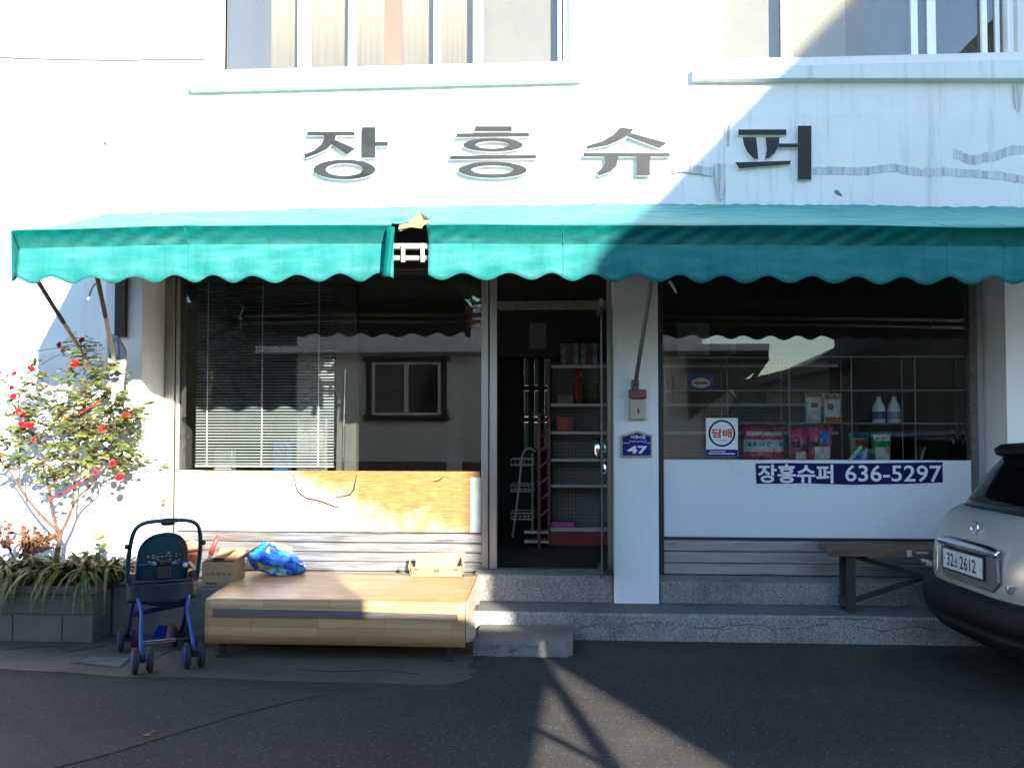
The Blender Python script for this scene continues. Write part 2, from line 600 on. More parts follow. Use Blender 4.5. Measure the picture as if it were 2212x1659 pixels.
M['petal'] = mat('rose_petal', (0.55, 0.018, 0.03), 0.55, 0, 0.3, 30)
M['ribbon'] = mat('red_ribbon', (0.42, 0.02, 0.03), 0.6)
M['dryleaf'] = mat('dry_leaf', (0.17, 0.075, 0.04), 0.9, 0, 0.5, 14)
M['soil'] = mat('soil', (0.055, 0.038, 0.026), 0.95, 0, 0.4, 9, 0.8, 25, bdist=0.03)
M['navyblue'] = mat('stroller_teal', (0.007, 0.046, 0.062), 0.42, 0, 0.25, 6)
M['brightblue'] = mat('blue_tube', (0.010, 0.048, 0.27), 0.35, 0, 0.15)
M['darkblue'] = mat('dark_blue_tube', (0.008, 0.02, 0.12), 0.4)
M['redplastic'] = mat('red_plastic', (0.40, 0.03, 0.02), 0.45)
M['orangeplastic'] = mat('orange_plastic', (0.42, 0.07, 0.012), 0.45)
M['silver'] = base_mat('silver_paint', (0.50, 0.49, 0.45), 0.25, 0.4)[0]
M['carglass'] = mat('car_glass', (0.004, 0.004, 0.005), 0.06, 0, 0.0)
M['carblack'] = mat('bumper_plastic', (0.008, 0.008, 0.009), 0.6, 0, 0.15, 5, 0.1, 400, spec=0.25)
M['taillight'] = mat('tail_light', (0.11, 0.006, 0.008), 0.12)
M['plate'] = mat('plate_white', (0.62, 0.63, 0.66), 0.45)
M['benchwood'] = mat('old_bench_wood', (0.155, 0.092, 0.062), 0.8, 0, 0.3, 4, 0.3, 50, stretch=(1, 12, 12))
M['benchleg'] = mat('dark_timber', (0.038, 0.032, 0.027), 0.8, 0, 0.3, 6, 0.3, 50)
M['beige'] = mat('beige_plastic', (0.44, 0.42, 0.30), 0.5, 0, 0.06)
M['brownred'] = mat('brown_red_plastic', (0.20, 0.055, 0.032), 0.45)
M['alleywall'] = m_plaster('alley_render', (0.09, 0.086, 0.084))
M['oppwall'] = m_plaster('grey_render', (0.74, 0.74, 0.73), 0.05)
M['opptrim'] = mat('pale_trim', (0.80, 0.80, 0.79), 0.7)
M['rooftile'] = mat('dark_roof', (0.06, 0.055, 0.055), 0.8, 0, 0.2, 5, 0.3, 30)
M['bluewall'] = mat('tall_house_render', (0.20, 0.195, 0.19), 0.8, 0, 0.1, 2)


def m_leaf(name, a, b_, c):
    m, nt, b = base_mat(name, a, 0.5)
    v = coords(nt)
    n = noise_out(nt, v, 16, 3)
    nt.links.new(ramp(nt, n, [(0.30, a), (0.46, b_), (0.62, c)]), b.inputs['Base Color'])
    tl = nd(nt, 'ShaderNodeBsdfTranslucent')
    nt.links.new(ramp(nt, n, [(0.30, a), (0.46, b_), (0.62, c)]), tl.inputs['Color'])
    mx = nd(nt, 'ShaderNodeMixShader')
    mx.inputs[0].default_value = 0.22
    nt.links.new(b.outputs[0], mx.inputs[1])
    nt.links.new(tl.outputs[0], mx.inputs[2])
    nt.links.new(mx.outputs[0], nt.nodes['Material Output'].inputs['Surface'])
    return m


M['leaf'] = m_leaf('rose_leaf', (0.052, 0.102, 0.016), (0.115, 0.170, 0.030), (0.21, 0.20, 0.04))
M['blade'] = m_leaf('strap_leaf', (0.028, 0.080, 0.012), (0.075, 0.115, 0.020), (0.27, 0.15, 0.05))
M['youngleaf'] = m_leaf('young_leaf', (0.10, 0.16, 0.03), (0.14, 0.20, 0.04), (0.2, 0.22, 0.05))


def m_pegboard():
    m, nt, b = base_mat('pegboard', (0.2, 0.2, 0.18), 0.6)
    tc = nd(nt, 'ShaderNodeTexCoord')
    sp = nd(nt, 'ShaderNodeSeparateXYZ')
    nt.links.new(tc.outputs['Object'], sp.inputs[0])
    cb = nd(nt, 'ShaderNodeCombineXYZ')
    nt.links.new(sp.outputs['X'], cb.inputs[0])
    nt.links.new(sp.outputs['Z'], cb.inputs[1])
    vo = nd(nt, 'ShaderNodeTexVoronoi')
    vo.inputs['Scale'].default_value = 26
    vo.inputs['Randomness'].default_value = 0
    nt.links.new(cb.outputs[0], vo.inputs['Vector'])
    nt.links.new(ramp(nt, vo.outputs['Distance'], [(0.14, (0.02, 0.02, 0.02)), (0.2, (0.20, 0.20, 0.18))]), b.inputs['Base Color'])
    return m


M['pegboard'] = m_pegboard()

# ================================================================== the setting
mb = MB()
mb.grid(lambda u, v: (-160 + 320 * u, -160 + 320 * v, 0), 8, 8)
o = mb.build('road', M['asphalt'])
tag(o, 'dark grey asphalt road in front of the shop', None, None, 'structure')

# worn concrete apron under the platform and the stroller, with a broken edge
edge = [(-60, 1440), (60, 1448), (150, 1452), (260, 1461), (420, 1462), (600, 1470), (760, 1473), (880, 1478), (960, 1477), (1000, 1470), (1022, 1462),
        (1012, 1456), (1034, 1449), (1018, 1443), (1010, 1436), (1022, 1428), (1024, 1400)]
poly = [G(x, y, 0.004) for x, y in edge]
poly = [Vector((-9, poly[0].y, 0.004))] + poly + [Vector((poly[-1].x, -0.3, 0.004)), Vector((-9, -0.3, 0.004))]
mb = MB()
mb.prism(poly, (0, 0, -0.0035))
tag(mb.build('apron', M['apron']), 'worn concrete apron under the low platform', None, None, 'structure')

ap = bpy.data.objects['apron']
for pts in ([(8, 1404), (60, 1400), (118, 1396), (150, 1408), (196, 1400), (232, 1396)], [(292, 1436), (330, 1424), (372, 1404), (430, 1400)], [(640, 1446), (720, 1452), (830, 1449), (905, 1456)]):
    w = [G(x + rnd.uniform(-3, 3), y + rnd.uniform(-1.5, 1.5), 0.0045) for x, y in pts]
    MB().tube(w, [0.003 + 0.003 * rnd.random() for _ in w], 4).build('crack', M['gapblack'], ap)
# paler, browner tone laid over the asphalt on the left
pp = [G(x, y, 0.0035) for x, y in [(-300, 1730), (94, 1662), (190, 1640), (285, 1613), (390, 1580), (520, 1541), (640, 1512), (700, 1499), (560, 1484), (420, 1474), (150, 1464), (-300, 1456)]]
om = m_asphalt()
om.name = 'pale_asphalt'
for n_ in om.node_tree.nodes:
    if n_.type == 'VALTORGB' and abs(n_.color_ramp.elements[0].color[0] - 0.028) < 0.002:
        for e_ in n_.color_ramp.elements: e_.color = (e_.color[0] * 1.28, e_.color[1] * 1.22, e_.color[2] * 1.12, 1)
MB().add(pp, [tuple(range(len(pp)))[::-1]]).build('pale_asphalt', om, fix=False)
if bpy.data.objects['pale_asphalt'].data.polygons[0].normal.z < 0: bpy.data.objects['pale_asphalt'].data.flip_normals()
tag(bpy.data.objects['pale_asphalt'], 'slightly paler asphalt at the left of the road', None, None, 'structure')

# step along the front of the shop, raised sill under the door and the window
SY, SZ = G(1600, 1387)[1], 0.201
mb = MB()
n = 60
def ragged(i, a):
    return a * (noise.noise(Vector((i * 0.7, 3.1, 0))))
front = []
xs = [-4.35 + i * (5.6 + 4.35) / n for i in range(n + 1)]
for i, x in enumerate(xs):
    y0 = SY + ragged(i, 0.010)
    front += [(x, y0 - 0.004, 0.0), (x, y0, SZ - 0.018), (x, y0 + 0.016, SZ), (x, 0.05, SZ), (x, 0.05, 0.0)]
mb.v = [Vector(p) for p in front]
for i in range(n):
    for k in range(4):
        a = i * 5 + k
        mb.f.append((a, a + 5, a + 6, a + 1))
mb.f += [(0, 1, 2, 3, 4), tuple(n * 5 + k for k in (4, 3, 2, 1, 0))]
step = mb.build('terrace_step', M['terrazzo'])
tag(step, 'long cracked terrazzo step along the foot of the shop front', None, None, 'structure')
MATRIX[step] = Matrix.Translation(step.location)
# cement top of the step
mb = MB()
mb.box(-4.3, 5.6, SY + 0.03, 0.045, SZ + 0.0005, SZ + 0.004)
mb.build('step_top', M['cement'], step)
# cracks in the riser
for pts in ([(1050, 1356), (1095, 1355), (1120, 1349)], [(1143, 1347), (1160, 1357), (1175, 1358), (1185, 1346), (1205, 1354)], [(1250, 1354), (1280, 1352), (1300, 1346), (1318, 1356), (1350, 1355),
            (1372, 1345), (1410, 1344), (1440, 1344), (1470, 1350), (1510, 1357), (1555, 1356), (1570, 1349), (1635, 1348), (1672, 1357), (1720, 1358),
            (1770, 1350), (1790, 1347)], [(1555, 1357), (1549, 1372), (1542, 1388)], [(1840, 1351), (1880, 1357), (1905, 1362), (1940, 1358), (1985, 1354), (2020, 1362)], [(1765, 1337), (1830, 1336), (1900, 1338)]):
    out = []
    for a, b in zip(pts[:-1], pts[1:]):
        for k in range(4):
            t = k / 4
            out.append((a[0] + (b[0] - a[0]) * t + rnd.uniform(-2, 2), a[1] + (b[1] - a[1]) * t + rnd.uniform(-1.6, 1.6)))
    out.append(pts[-1])
    w = [P(x, y, SY - 0.001) for x, y in out]
    MB().tube(w, [0.0018 + 0.0022 * rnd.random() for _ in w], 4).build('crack', M['crack'], step)

# raised sills
mb = MB()
mb.box(-0.88, 0.255, 0.06, 0.45, 0.0, 0.412)
mb.build('door_sill', M['terrazzo'], step, bevel=0.012)
mb = MB()
mb.box(0.632, 3.42, 0.06, 0.47, 0.0, 0.372)
mb.build('window_ledge', M['terrazzo'], step, bevel=0.012)
mb = MB()
mb.box(-3.64, -0.885, 0.06, 0.47, 0.0, 0.372)
mb.build('window_ledge', M['terrazzo'], step, bevel=0.012)

# loose concrete block in front of the step
x0, x1 = G(1022, 1416).x, G(1239, 1418).x
mb = MB()
nx, nz = 26, 5
def blk(u, v):
    # v runs: front bottom -> front top -> back top
    x = x0 + (x1 - x0) * u
    y0 = G(1130, 1418).y
    jag = 0.018 * noise.noise(Vector((u * 9, v * 3, 1.7))) + 0.012 * noise.noise(Vector((u * 25, v * 7, 4)))
    if v < 0.5:
        z = 0.105 * (v / 0.5); y = y0 + 0.02 * (v / 0.5) + jag
    else:
        t = (v - 0.5) / 0.5; z = 0.105 + 0.006 * t + jag * 0.3; y = y0 + 0.03 + (SY - 0.012 - y0 - 0.03) * t
    if u > 0.93: y += (u - 0.93) * 0.8 * (1 - max(0, (v - 0.5) * 2)); x -= (u - 0.93) * 0.08
    return (x, y, z)
mb.grid(blk, nx, 8)
nn = (nx + 1) * 9
for side in (0, nx):                       # end caps
    col = [j * (nx + 1) + side for j in range(9)]
    a = len(mb.v)
    mb.v += [Vector((mb.v[col[-1]].x, mb.v[col[-1]].y, 0))]
    mb.f.append(tuple(col + [a]))
o = mb.build('concrete_step_block', M['concrete'], None)
tag(o, 'rough low concrete block lying against the step below the door', 'block')

# drain cover in the concrete
q = [G(150, 1432, 0.006), G(198, 1417, 0.006), G(286, 1421, 0.006), G(262, 1442, 0.006)]
t = thing('drain_cover', sum(q, Vector()) / 4 - Vector((0, 0, 0.002)), 'pale blue-grey drain cover set flush beside the stroller wheels', 'drain cover')
c = sum(q, Vector()) / 4
MB().prism(q, (0, 0, -0.004)).build('rim', M['darkmetal'], t)
qi = [c + (p - c) * 0.88 + Vector((0, 0, 0.004)) for p in q]
MB().prism(qi, (0, 0, -0.004)).build('lid', mat('drain_lid', (0.095, 0.105, 0.12), 0.5, 0.2, 0.35, 9), t)

# ================================================================== the shop building
shop = thing('shop_building', (0, 0.3, 0), 'white plastered shop with large street windows and an upper storey', 'building')
LINT = 2.97
XL, XR = PX(312, 0), PX(2175, 0)                # edges of the shop front
XP0, XP1 = PX(1325, 0), PX(1422, 0)             # pillar
YG = 0.40                                        # plane of the glass
# upper wall with two window openings
a0, a1, az = P(455, 148, 0).x, P(1230, 140, 0).x, P(840, 147, 0).z
b0, b1, bz = P(1553, 135, 0).x, P(2200, 135, 0).x, P(1880, 137, 0).z
TOP, WTOP = 9.5, 6.1
mb = MB()
mb.box(-10, 10, 0, 0.3, LINT, az)
mb.box(-10, a0, 0, 0.3, az, TOP)
mb.box(a1, b0, 0, 0.3, az, TOP)
mb.box(b1, 10, 0, 0.3, az, TOP)
mb.box(a0, a1, 0, 0.3, WTOP, TOP)
mb.box(b0, b1, 0, 0.3, WTOP, TOP)
if bz > az: mb.box(b0, b1, 0, 0.3, az, bz)
mb.build('upper_wall', M['wall_up_dim'], shop)
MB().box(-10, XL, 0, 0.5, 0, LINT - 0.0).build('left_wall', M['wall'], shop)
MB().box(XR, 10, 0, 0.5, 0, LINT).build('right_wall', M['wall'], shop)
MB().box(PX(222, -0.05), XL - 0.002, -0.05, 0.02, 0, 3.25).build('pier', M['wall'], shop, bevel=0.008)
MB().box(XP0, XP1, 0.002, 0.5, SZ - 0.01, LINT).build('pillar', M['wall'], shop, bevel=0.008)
MB().box(XL, XP0, 0.30, 0.5, 2.93, LINT + 0.02).build('lintel', M['interior'], shop)
MB().box(XP1, XR, 0.30, 0.5, 2.93, LINT + 0.02).build('lintel', M['interior'], shop)
MB().box(XL - 0.1, XR + 0.1, -0.03, 0.0, 2.90, 3.30).build('shutter_housing', mat('shutter_housing', (0.085, 0.078, 0.066), 0.7), shop, bevel=0.01)
# streaked panel the sign is fixed to, its base colour dimmed like the upper wall
fx0, fz0, fz1 = P(1565, 320, 0).x, 3.30, PZ(244, 0, 1900)
MB().box(fx0, 9.9, -0.014, 0.001, fz0 + 0.005, fz1).build('fascia_panel', M['wall_dim_dirty'], shop, bevel=0.004)
# grey crack sealer brushed over the wall
def streak(cp, wpx, seed):
    n = 90
    up, dn = [], []
    for i in range(n + 1):
        s = i / n * (len(cp) - 1)
        k = min(int(s), len(cp) - 2)
        t = s - k
        t = t * t * (3 - 2 * t)
        x = cp[k][0] + (cp[k + 1][0] - cp[k][0]) * (s - k)
        y = cp[k][1] + (cp[k + 1][1] - cp[k][1]) * t
        e = 4.5 * noise.noise(Vector((i * 0.45, seed, 0)))
        up.append(P(x, y - wpx / 2 + e, -0.0175))
        dn.append(P(x, y + wpx / 2 + 4.0 * noise.noise(Vector((i * 0.6, seed + 9, 0))), -0.0175))
    return MB().prism(up + dn[::-1], (0, 0.005, 0)).build('sealant_streak', M['sealant'], shop)
streak([(1752, 370), (1800, 369), (1860, 371), (1925, 363), (1985, 372), (2040, 372), (2095, 375), (2150, 379), (2205, 387), (2290, 392)], 17, 1)
streak([(2060, 333), (2100, 346), (2140, 339), (2190, 325), (2280, 312)], 20, 4)
streak([(1452, 366), (1475, 363), (1505, 367), (1540, 372)], 18, 7)
for (cx, y0, y1, w) in ((1556, 352, 432, 24), (2200, 182, 243, 18), (1572, 258, 318, 11)):
    pl = [P(cx - w / 2, y0, -0.0165), P(cx + w / 2, y0 + 4, -0.0165), P(cx + w * 0.42, (y0 + y1) / 2, -0.0165), P(cx + w * 0.2, y1, -0.0165), P(cx - w * 0.2, y1, -0.0165), P(cx - w * .5, (y0 + y1) / 2, -0.0165)]
    MB().prism(pl, (0, 0.004, 0)).build('sealant_streak', M['sealant'], shop)
# plaster chip
pl = [P(1801, 413, -0.0165), P(1807, 410, -0.0165), P(1812, 413, -0.0165), P(1818, 420, -0.0165), P(1820, 425, -0.0165), P(1812, 423, -0.0165), P(1805, 419, -0.0165)]
MB().prism(pl, (0, 0.004, 0)).build('plaster_chip', M['concrete'], shop)
pl = [P(222, 309, -0.003), P(230, 306, -0.003), P(231, 313, -0.003), P(226, 315, -0.003)]
MB().prism(pl, (0, 0.004, 0)).build('plaster_chip', M['crack'], shop)

# sills below the upper windows
rustm = mat('rusty_streak', (0.36, 0.31, 0.24), 0.9, 0, 0.2, 20)
def sill(l0, l1, t0, t1, b0_, b1_, out):
    mb = MB()
    A, B = P(l0, (t0 + b0_) / 2, -out), P(l1, (t1 + b1_) / 2, -out)
    zt0, zt1, zb0, zb1 = P(l0, t0, -out).z, P(l1, t1, -out).z, P(l0, b0_, -out).z, P(l1, b1_, -out).z
    zt0 = zt1 = (zt0 + zt1) / 2 if abs(zt0 - zt1) < 0.03 else zt0
    v = [(A.x, -out, zb0 + 0.012), (B.x, -out, zb1 + 0.012), (B.x, -out, zt1 - 0.02), (A.x, -out, zt0 - 0.02),
         (A.x, 0.05, zb0), (B.x, 0.05, zb1), (B.x, 0.05, zt1 + 0.0), (A.x, 0.05, zt0)]
    mb.add(v, [(0, 1, 2, 3), (4, 7, 6, 5), (0, 4, 5, 1), (3, 2, 6, 7), (0, 3, 7, 4), (1, 5, 6, 2)])
    return mb.build('window_sill', M['sillpaint'], shop, bevel=0.008)
sill(406, 1257, 158, 139, 196, 174, 0.09)
sill(1497, 2330, 140, 139, 173, 173, 0.09)

for cx_ in ():
    pl = [P(cx_ - 13, 138.5, -0.093), P(cx_ + 13, 138.5, -0.093), P(cx_ + 9, 147, -0.093), P(cx_ + 5, 158, -0.093), P(cx_ - 2, 163, -0.093), P(cx_ - 7, 154, -0.093), P(cx_ - 11, 146, -0.093)]
    MB().prism(pl, (0, 0.003, 0)).build('rust_stain', rustm, shop)
# upper windows
def upper_window(x0, x1, zb, stiles, panes, mats):
    w = MB()
    t = 0.05
    w.box(x0 + 0.001, x0 + t, 0.06, 0.20, zb, WTOP)
    w.box(x1 - t, x1 - 0.001, 0.06, 0.20, zb, WTOP)
    w.box(x0 + t, x1 - t, 0.05, 0.20, zb + 0.001, zb + 0.035)
    w.box(x0 + t, x1 - t, 0.06, 0.20, WTOP - 0.05, WTOP - 0.001)
    fr = w.build('window', M['pvc'], shop, bevel=0.004)
    MB().box(x0 - 0.014, x0 - 0.002, -0.004, 0.05, zb, WTOP).build('edge_strip', mat('tan_edge', (0.30, 0.20, 0.11), 0.7), fr)
    for (p0, p1, yy) in stiles:
        MB().box(P(p0, 70, yy).x, P(p1, 70, yy).x, yy, yy + 0.04, zb + 0.036, WTOP - 0.051).build('stile', M['pvc'], fr, bevel=0.003)
    for (p0, p1, yy) in panes:
        MB().box(P(p0, 70, yy).x, P(p1, 70, yy).x, yy, yy + 0.006, zb + 0.037, WTOP - 0.052).build('pane', M['glass_up'], fr)
    for (p0, p1, m, ple) in mats:
        X0, X1 = P(p0, 70, 0.24).x, P(p1, 70, 0.24).x
        nfold = max(2, int((X1 - X0) / 0.055))
        def cf(u, v):
            return (X0 + (X1 - X0) * u, 0.245 + (0.0013 * math.sin(u * nfold * 6.283 + 3 * math.sin(u * 9)) if ple else 0), zb - 0.05 + (WTOP - zb + 0.1) * v)
        MB().grid(cf, nfold * 6 if ple else 1, 1).build('curtain', m, fr, smooth=ple, solid=0.004)
    MB().box(x0 - 0.2, x1 + 0.2, 0.9, 0.95, zb - 0.3, WTOP + 0.3).build('room_back', M['darkroom'], fr)
    return fr
gL = mat('reflection_tint', (0.065, 0.078, 0.10), 0.6, 0, 0.06, 2, stretch=(5, 5, .2))  # blue-grey colour painted for the reflection in the leftmost pane
upper_window(a0, a1, az, [(643, 665, 0.09), (752, 768, 0.105), (937, 951, 0.105), (1022, 1043, 0.09), (1205, 1214, 0.10)],
             [(497, 643, 0.10), (665, 752, 0.14), (768, 937, 0.115), (951, 1022, 0.14), (1043, 1206, 0.10)],
             [(490, 585, gL, False), (585, 660, M['curtain'], True), (660, 830, M['curtain'], True), (830, 868, M['curtaintan'], False), (868, 1040, M['curtain'], True), (1040, 1225, M['frost'], False)])
upper_window(b0, b1, bz, [(1688, 1712, 0.085), (1968, 1983, 0.10), (2003, 2022, 0.14), (2121, 2133, 0.10), (2150, 2160, 0.14), (2168, 2174, 0.15)],
             [(1560, 1690, 0.14), (1711, 1969, 0.11), (1983, 2004, 0.16), (2022, 2122, 0.145), (2133, 2190, 0.16)],
             [(1540, 1690, M['frost'], False), (1700, 1826, M['curtain'], False), (1826, 1866, M['curtaintan'], False), (1866, 1975, M['frost'], False), (1975, 2200, mat('dark_insect_screen', (0.10, 0.105, 0.105), 0.8, 0, .1, 30), False)])

# ------------------------------------------------------------------ shop front, left window
zt, zm, zb_ = 2.93, 1.232, 0.714
XD0 = PX(1040, 0.38)
MB().box(XL + 0.001, PX(378, YG), YG - 0.02, 0.5, 0.372, zt).build('window_frame', M['steel_v'], shop, bevel=0.004)
MB().box(PX(379, YG), PX(388, YG), YG - 0.005, 0.47, 0.372, zt).build('window_frame', M['steel_v'], shop, bevel=0.003)
gx0, gx1 = PX(386, YG), XD0
gl_ = MB().box(gx0, gx1 - 0.005, YG + 0.012, YG + 0.02, zm - 0.02, zt).build('window_pane', M['glass'], shop)
pn = MB().box(gx0 - 0.005, gx1 - 0.012, YG + 0.0, YG + 0.011, zb_, zm)
o = pn.build('lower_panel', M['stained'], shop)
# shift so that the material's own origin sits in the middle of the sheet
c0 = Vector(((gx0 + gx1) / 2, YG, (zm + zb_) / 2)) - MATRIX[shop].translation
for v in o.data.vertices: v.co -= c0
o.location = c0
MB().box(PX(1016, YG - 0.004), gx1 - 0.006, YG - 0.003, YG + 0.001, zb_, zm - 0.05).build('panel_edge', mat('pale_green_edge', (0.42, 0.50, 0.44), 0.5), shop)
for pts in ([(634, 1024), (637, 1040), (641, 1057), (650, 1068), (662, 1076), (684, 1080), (702, 1086), (722, 1094), (738, 1097)],
            [(771, 1026), (767, 1042), (764, 1058), (756, 1068), (742, 1072), (724, 1074)], [(958, 1030), (948, 1038), (936, 1040)]):
    MB().tube([P(x, y, YG - 0.004) for x, y in pts], [0.002 + 0.005 * math.sin(math.pi * (i + 0.5) / len(pts)) for i in range(len(pts))], 5).build('cracked_edge', M['gapblack'], shop)

def slats(x0, x1, z0, z1, n, Y):
    h = (z1 - z0) / n
    me = None
    for i in range(n):
        m_ = MB()
        za, zb2 = z0 + i * h + 0.0015, z0 + (i + 1) * h - 0.0015
        m_.prism([(x0, Y + 0.028, za), (x0, Y + 0.003, za + 0.002), (x0, Y, za + 0.008), (x0, Y, zb2 - 0.006), (x0, Y + 0.004, zb2), (x0, Y + 0.028, zb2)], (x1 - x0, 0, 0))
        m_.build('slat', M['steel'], shop)
    MB().box(x0 - 0.01, x1 + 0.01, Y + 0.03, Y + 0.05, z0 - 0.02, z1 + 0.01).build('slat_backing', M['darkmetal'], shop)
slats(gx0, gx1, 0.376, zb_ - 0.012, 4, YG)
# right window
rx0, rx1 = PX(1433, YG), PX(2096, YG)
MB().box(XP1 + 0.001, rx0 - 0.002, YG - 0.01, 0.5, 0.372, zt).build('window_frame', M['darkmetal'], shop, bevel=0.004)
MB().box(rx1 + 0.002, PX(2112, YG), YG - 0.01, 0.5, 0.372, zt).build('window_frame', M['greypole'], shop, bevel=0.004)
MB().box(PX(2112, YG) + 0.001, XR - 0.001, YG + 0.05, 0.5, 0.372, zt).build('window_return', M['wall_dim_dirty'], shop)
MB().box(rx0, rx1, YG + 0.012, YG + 0.02, 1.325, zt).build('window_pane', M['glass'], shop)
MB().box(rx0, rx1, YG, YG + 0.011, 0.692, 1.338).build('lower_panel', M['panel'], shop, bevel=0.002)
MB().box(rx0, rx1, YG - 0.006, YG + 0.012, 0.672, 0.690).build('panel_rail', M['darkmetal'], shop)
slats(rx0, rx1, 0.376, 0.668, 3, YG)

# ------------------------------------------------------------------ door
dm = M['steel_v']
MB().box(XD0, PX(1055, 0.36), 0.36, 0.46, 0.412, zt).build('door_post', dm, shop, bevel=0.004)
MB().box(PX(1057, 0.37), PX(1074, 0.37), 0.37, 0.46, 0.412, zt).build('door_post', dm, shop, bevel=0.004)
MB().box(PX(1311, 0.37), XP0 - 0.001, 0.37, 0.46, 0.412, zt).build('door_post', dm, shop, bevel=0.004)
hz0, hz1 = PZ(668, 0.38), PZ(650, 0.38)
MB().box(PX(1074, 0.38) + 0.001, PX(1311, 0.38) - 0.001, 0.375, 0.45, hz0, hz1).build('door_header', M['greypole'], shop, bevel=0.004)
MB().box(PX(1074, 0.38) + 0.002, PX(1311, 0.38) - 0.002, 0.40, 0.41, hz1 + 0.001, zt).build('transom_pane', M['glass'], shop)
# glass leaf standing open, seen edge on
lx = P(1297, 1000, 0.0).x
door = MB().box(lx - 0.006, lx + 0.006, -0.47, 0.40, 0.425, hz0 - 0.02).build('door', M['glass_door'], shop)
MB().box(lx - 0.014, lx + 0.014, -0.478, 0.40, 0.415, 0.47).build('door_rail', dm, door, bevel=0.003)
MB().box(lx - 0.014, lx + 0.014, -0.478, 0.40, hz0 - 0.07, hz0 - 0.018).build('door_rail', dm, door, bevel=0.003)
MB().box(lx - 0.007, lx + 0.007, -0.476, -0.470, 0.472, hz0 - 0.072).build('door_edge', mat('glass_edge', (0.05, 0.075, 0.085), 0.15), door)
hp = P(1297, 968, -0.40)
for s in (-1, 1):
    MB().lathe([(0.004, 0.0), (0.070, 0.004), (0.082, 0.018), (0.074, 0.036), (0.040, 0.050), (0.004, 0.054)], 20, 'x').build('handle', M['chrome'], door, world=False, smooth=True)
    h = door.children[-1]
    h.location = Vector((lx + s * 0.008, -0.40, hp.z)) - MATRIX[shop].translation
    h.scale = (s, 1.0, 1.0)
    q = MB().lathe([(0.004, 0.0), (0.030, 0.002), (0.034, 0.012), (0.022, 0.024), (0.004, 0.028)], 8, 'x').build('lock', M['chrome'], door, world=False)
    q.location = Vector((lx + s * 0.008, -0.40, hp.z - 0.155)) - MATRIX[shop].translation
    q.scale = (s, 1, 1.35)

# ------------------------------------------------------------------ interior
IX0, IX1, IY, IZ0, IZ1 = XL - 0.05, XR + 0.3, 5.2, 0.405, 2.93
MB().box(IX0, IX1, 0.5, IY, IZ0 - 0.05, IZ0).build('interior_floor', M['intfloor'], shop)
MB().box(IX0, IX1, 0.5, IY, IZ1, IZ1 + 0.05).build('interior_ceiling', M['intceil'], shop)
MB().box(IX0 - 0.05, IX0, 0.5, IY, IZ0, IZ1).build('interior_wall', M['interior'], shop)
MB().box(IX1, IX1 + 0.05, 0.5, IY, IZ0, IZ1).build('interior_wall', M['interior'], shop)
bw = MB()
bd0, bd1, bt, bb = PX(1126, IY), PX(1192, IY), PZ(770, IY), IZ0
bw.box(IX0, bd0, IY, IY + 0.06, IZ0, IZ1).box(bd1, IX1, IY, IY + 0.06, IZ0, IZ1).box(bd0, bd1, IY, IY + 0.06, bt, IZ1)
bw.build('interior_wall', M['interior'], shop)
bdoor = MB()
nc, nr = 3, 5
cw, rh = (bd1 - bd0) / nc, (bt - bb) / nr
for i in range(nc + 1): bdoor.box(bd0 + i * cw - 0.04, bd0 + i * cw + 0.04, IY + 0.001, IY + 0.05, bb, bt)
for j in range(nr + 1): bdoor.box(bd0, bd1, IY + 0.006, IY + 0.045, bb + j * rh - 0.035, bb + j * rh + 0.035)
bdr = bdoor.build('back_door', M['darkmetal'], shop)
fg = bpy.data.materials.new('frosted_pane')
fg.use_nodes = True
_n = fg.node_tree
_n.nodes.clear()
_o, _t = nd(_n, 'ShaderNodeOutputMaterial'), nd(_n, 'ShaderNodeBsdfTranslucent')
_t.inputs['Color'].default_value = (0.16, 0.18, 0.18, 1)
_n.links.new(_t.outputs[0], _o.inputs['Surface'])
MB().box(bd0, bd1, IY + 0.012, IY + 0.03, bb, bb + 2 * rh).build('lower_board', M['darkmetal'], bdr)
for i in range(nc):
    for j in range(2, nr):
        MB().box(bd0 + i * cw + 0.041, bd0 + (i + 1) * cw - 0.041, IY + 0.02, IY + 0.026, bb + j * rh + 0.036, bb + (j + 1) * rh - 0.036).build('pane', fg, bdr)
# beam and inner column
MB().box(PX(726, 0.9), PX(770, 0.9), 0.9, 1.0, IZ0, IZ1).build('inner_column', mat('inner_column', (0.07, 0.068, 0.06), 0.8), shop)
MB().box(IX0, IX1, 2.5, 2.62, PZ(770, 2.5), IZ1).build('ceiling_beam', M['interior'], shop)
MB().tube([(PX(745, 0.55), 0.55, PZ(796, .55)), (PX(741, 0.55), 0.55, 1.15)], 0.011, 10).build('steel_rod', M['chrome'], shop)
# outer shell so that no daylight leaks in: side walls, roof, back
MB().box(-10, -9.8, 0.3, 9, 0, TOP).build('outer_wall', M['wall'], shop)
MB().box(9.8, 10, 0.3, 9, 0, TOP).build('outer_wall', M['wall'], shop)
MB().box(-10, 10, 0.3, 9, TOP - 0.15, TOP - 0.001).build('flat_roof', M['concrete'], shop)
MB().box(-10, IX0 - 0.05, 8.8, 9, 0, TOP - 0.15).box(IX1 + 0.05, 9.8, 8.8, 9, 0, TOP - 0.15).box(IX0 - 0.05, IX1 + 0.05, 8.8, 9, IZ1, TOP - 0.15).build('outer_wall', M['wall'], shop)
MB().box(-9.8, 9.8, 0.31, 8.8, IZ1 + 0.06, IZ1 + 0.2).build('floor_slab', M['concrete'], shop)

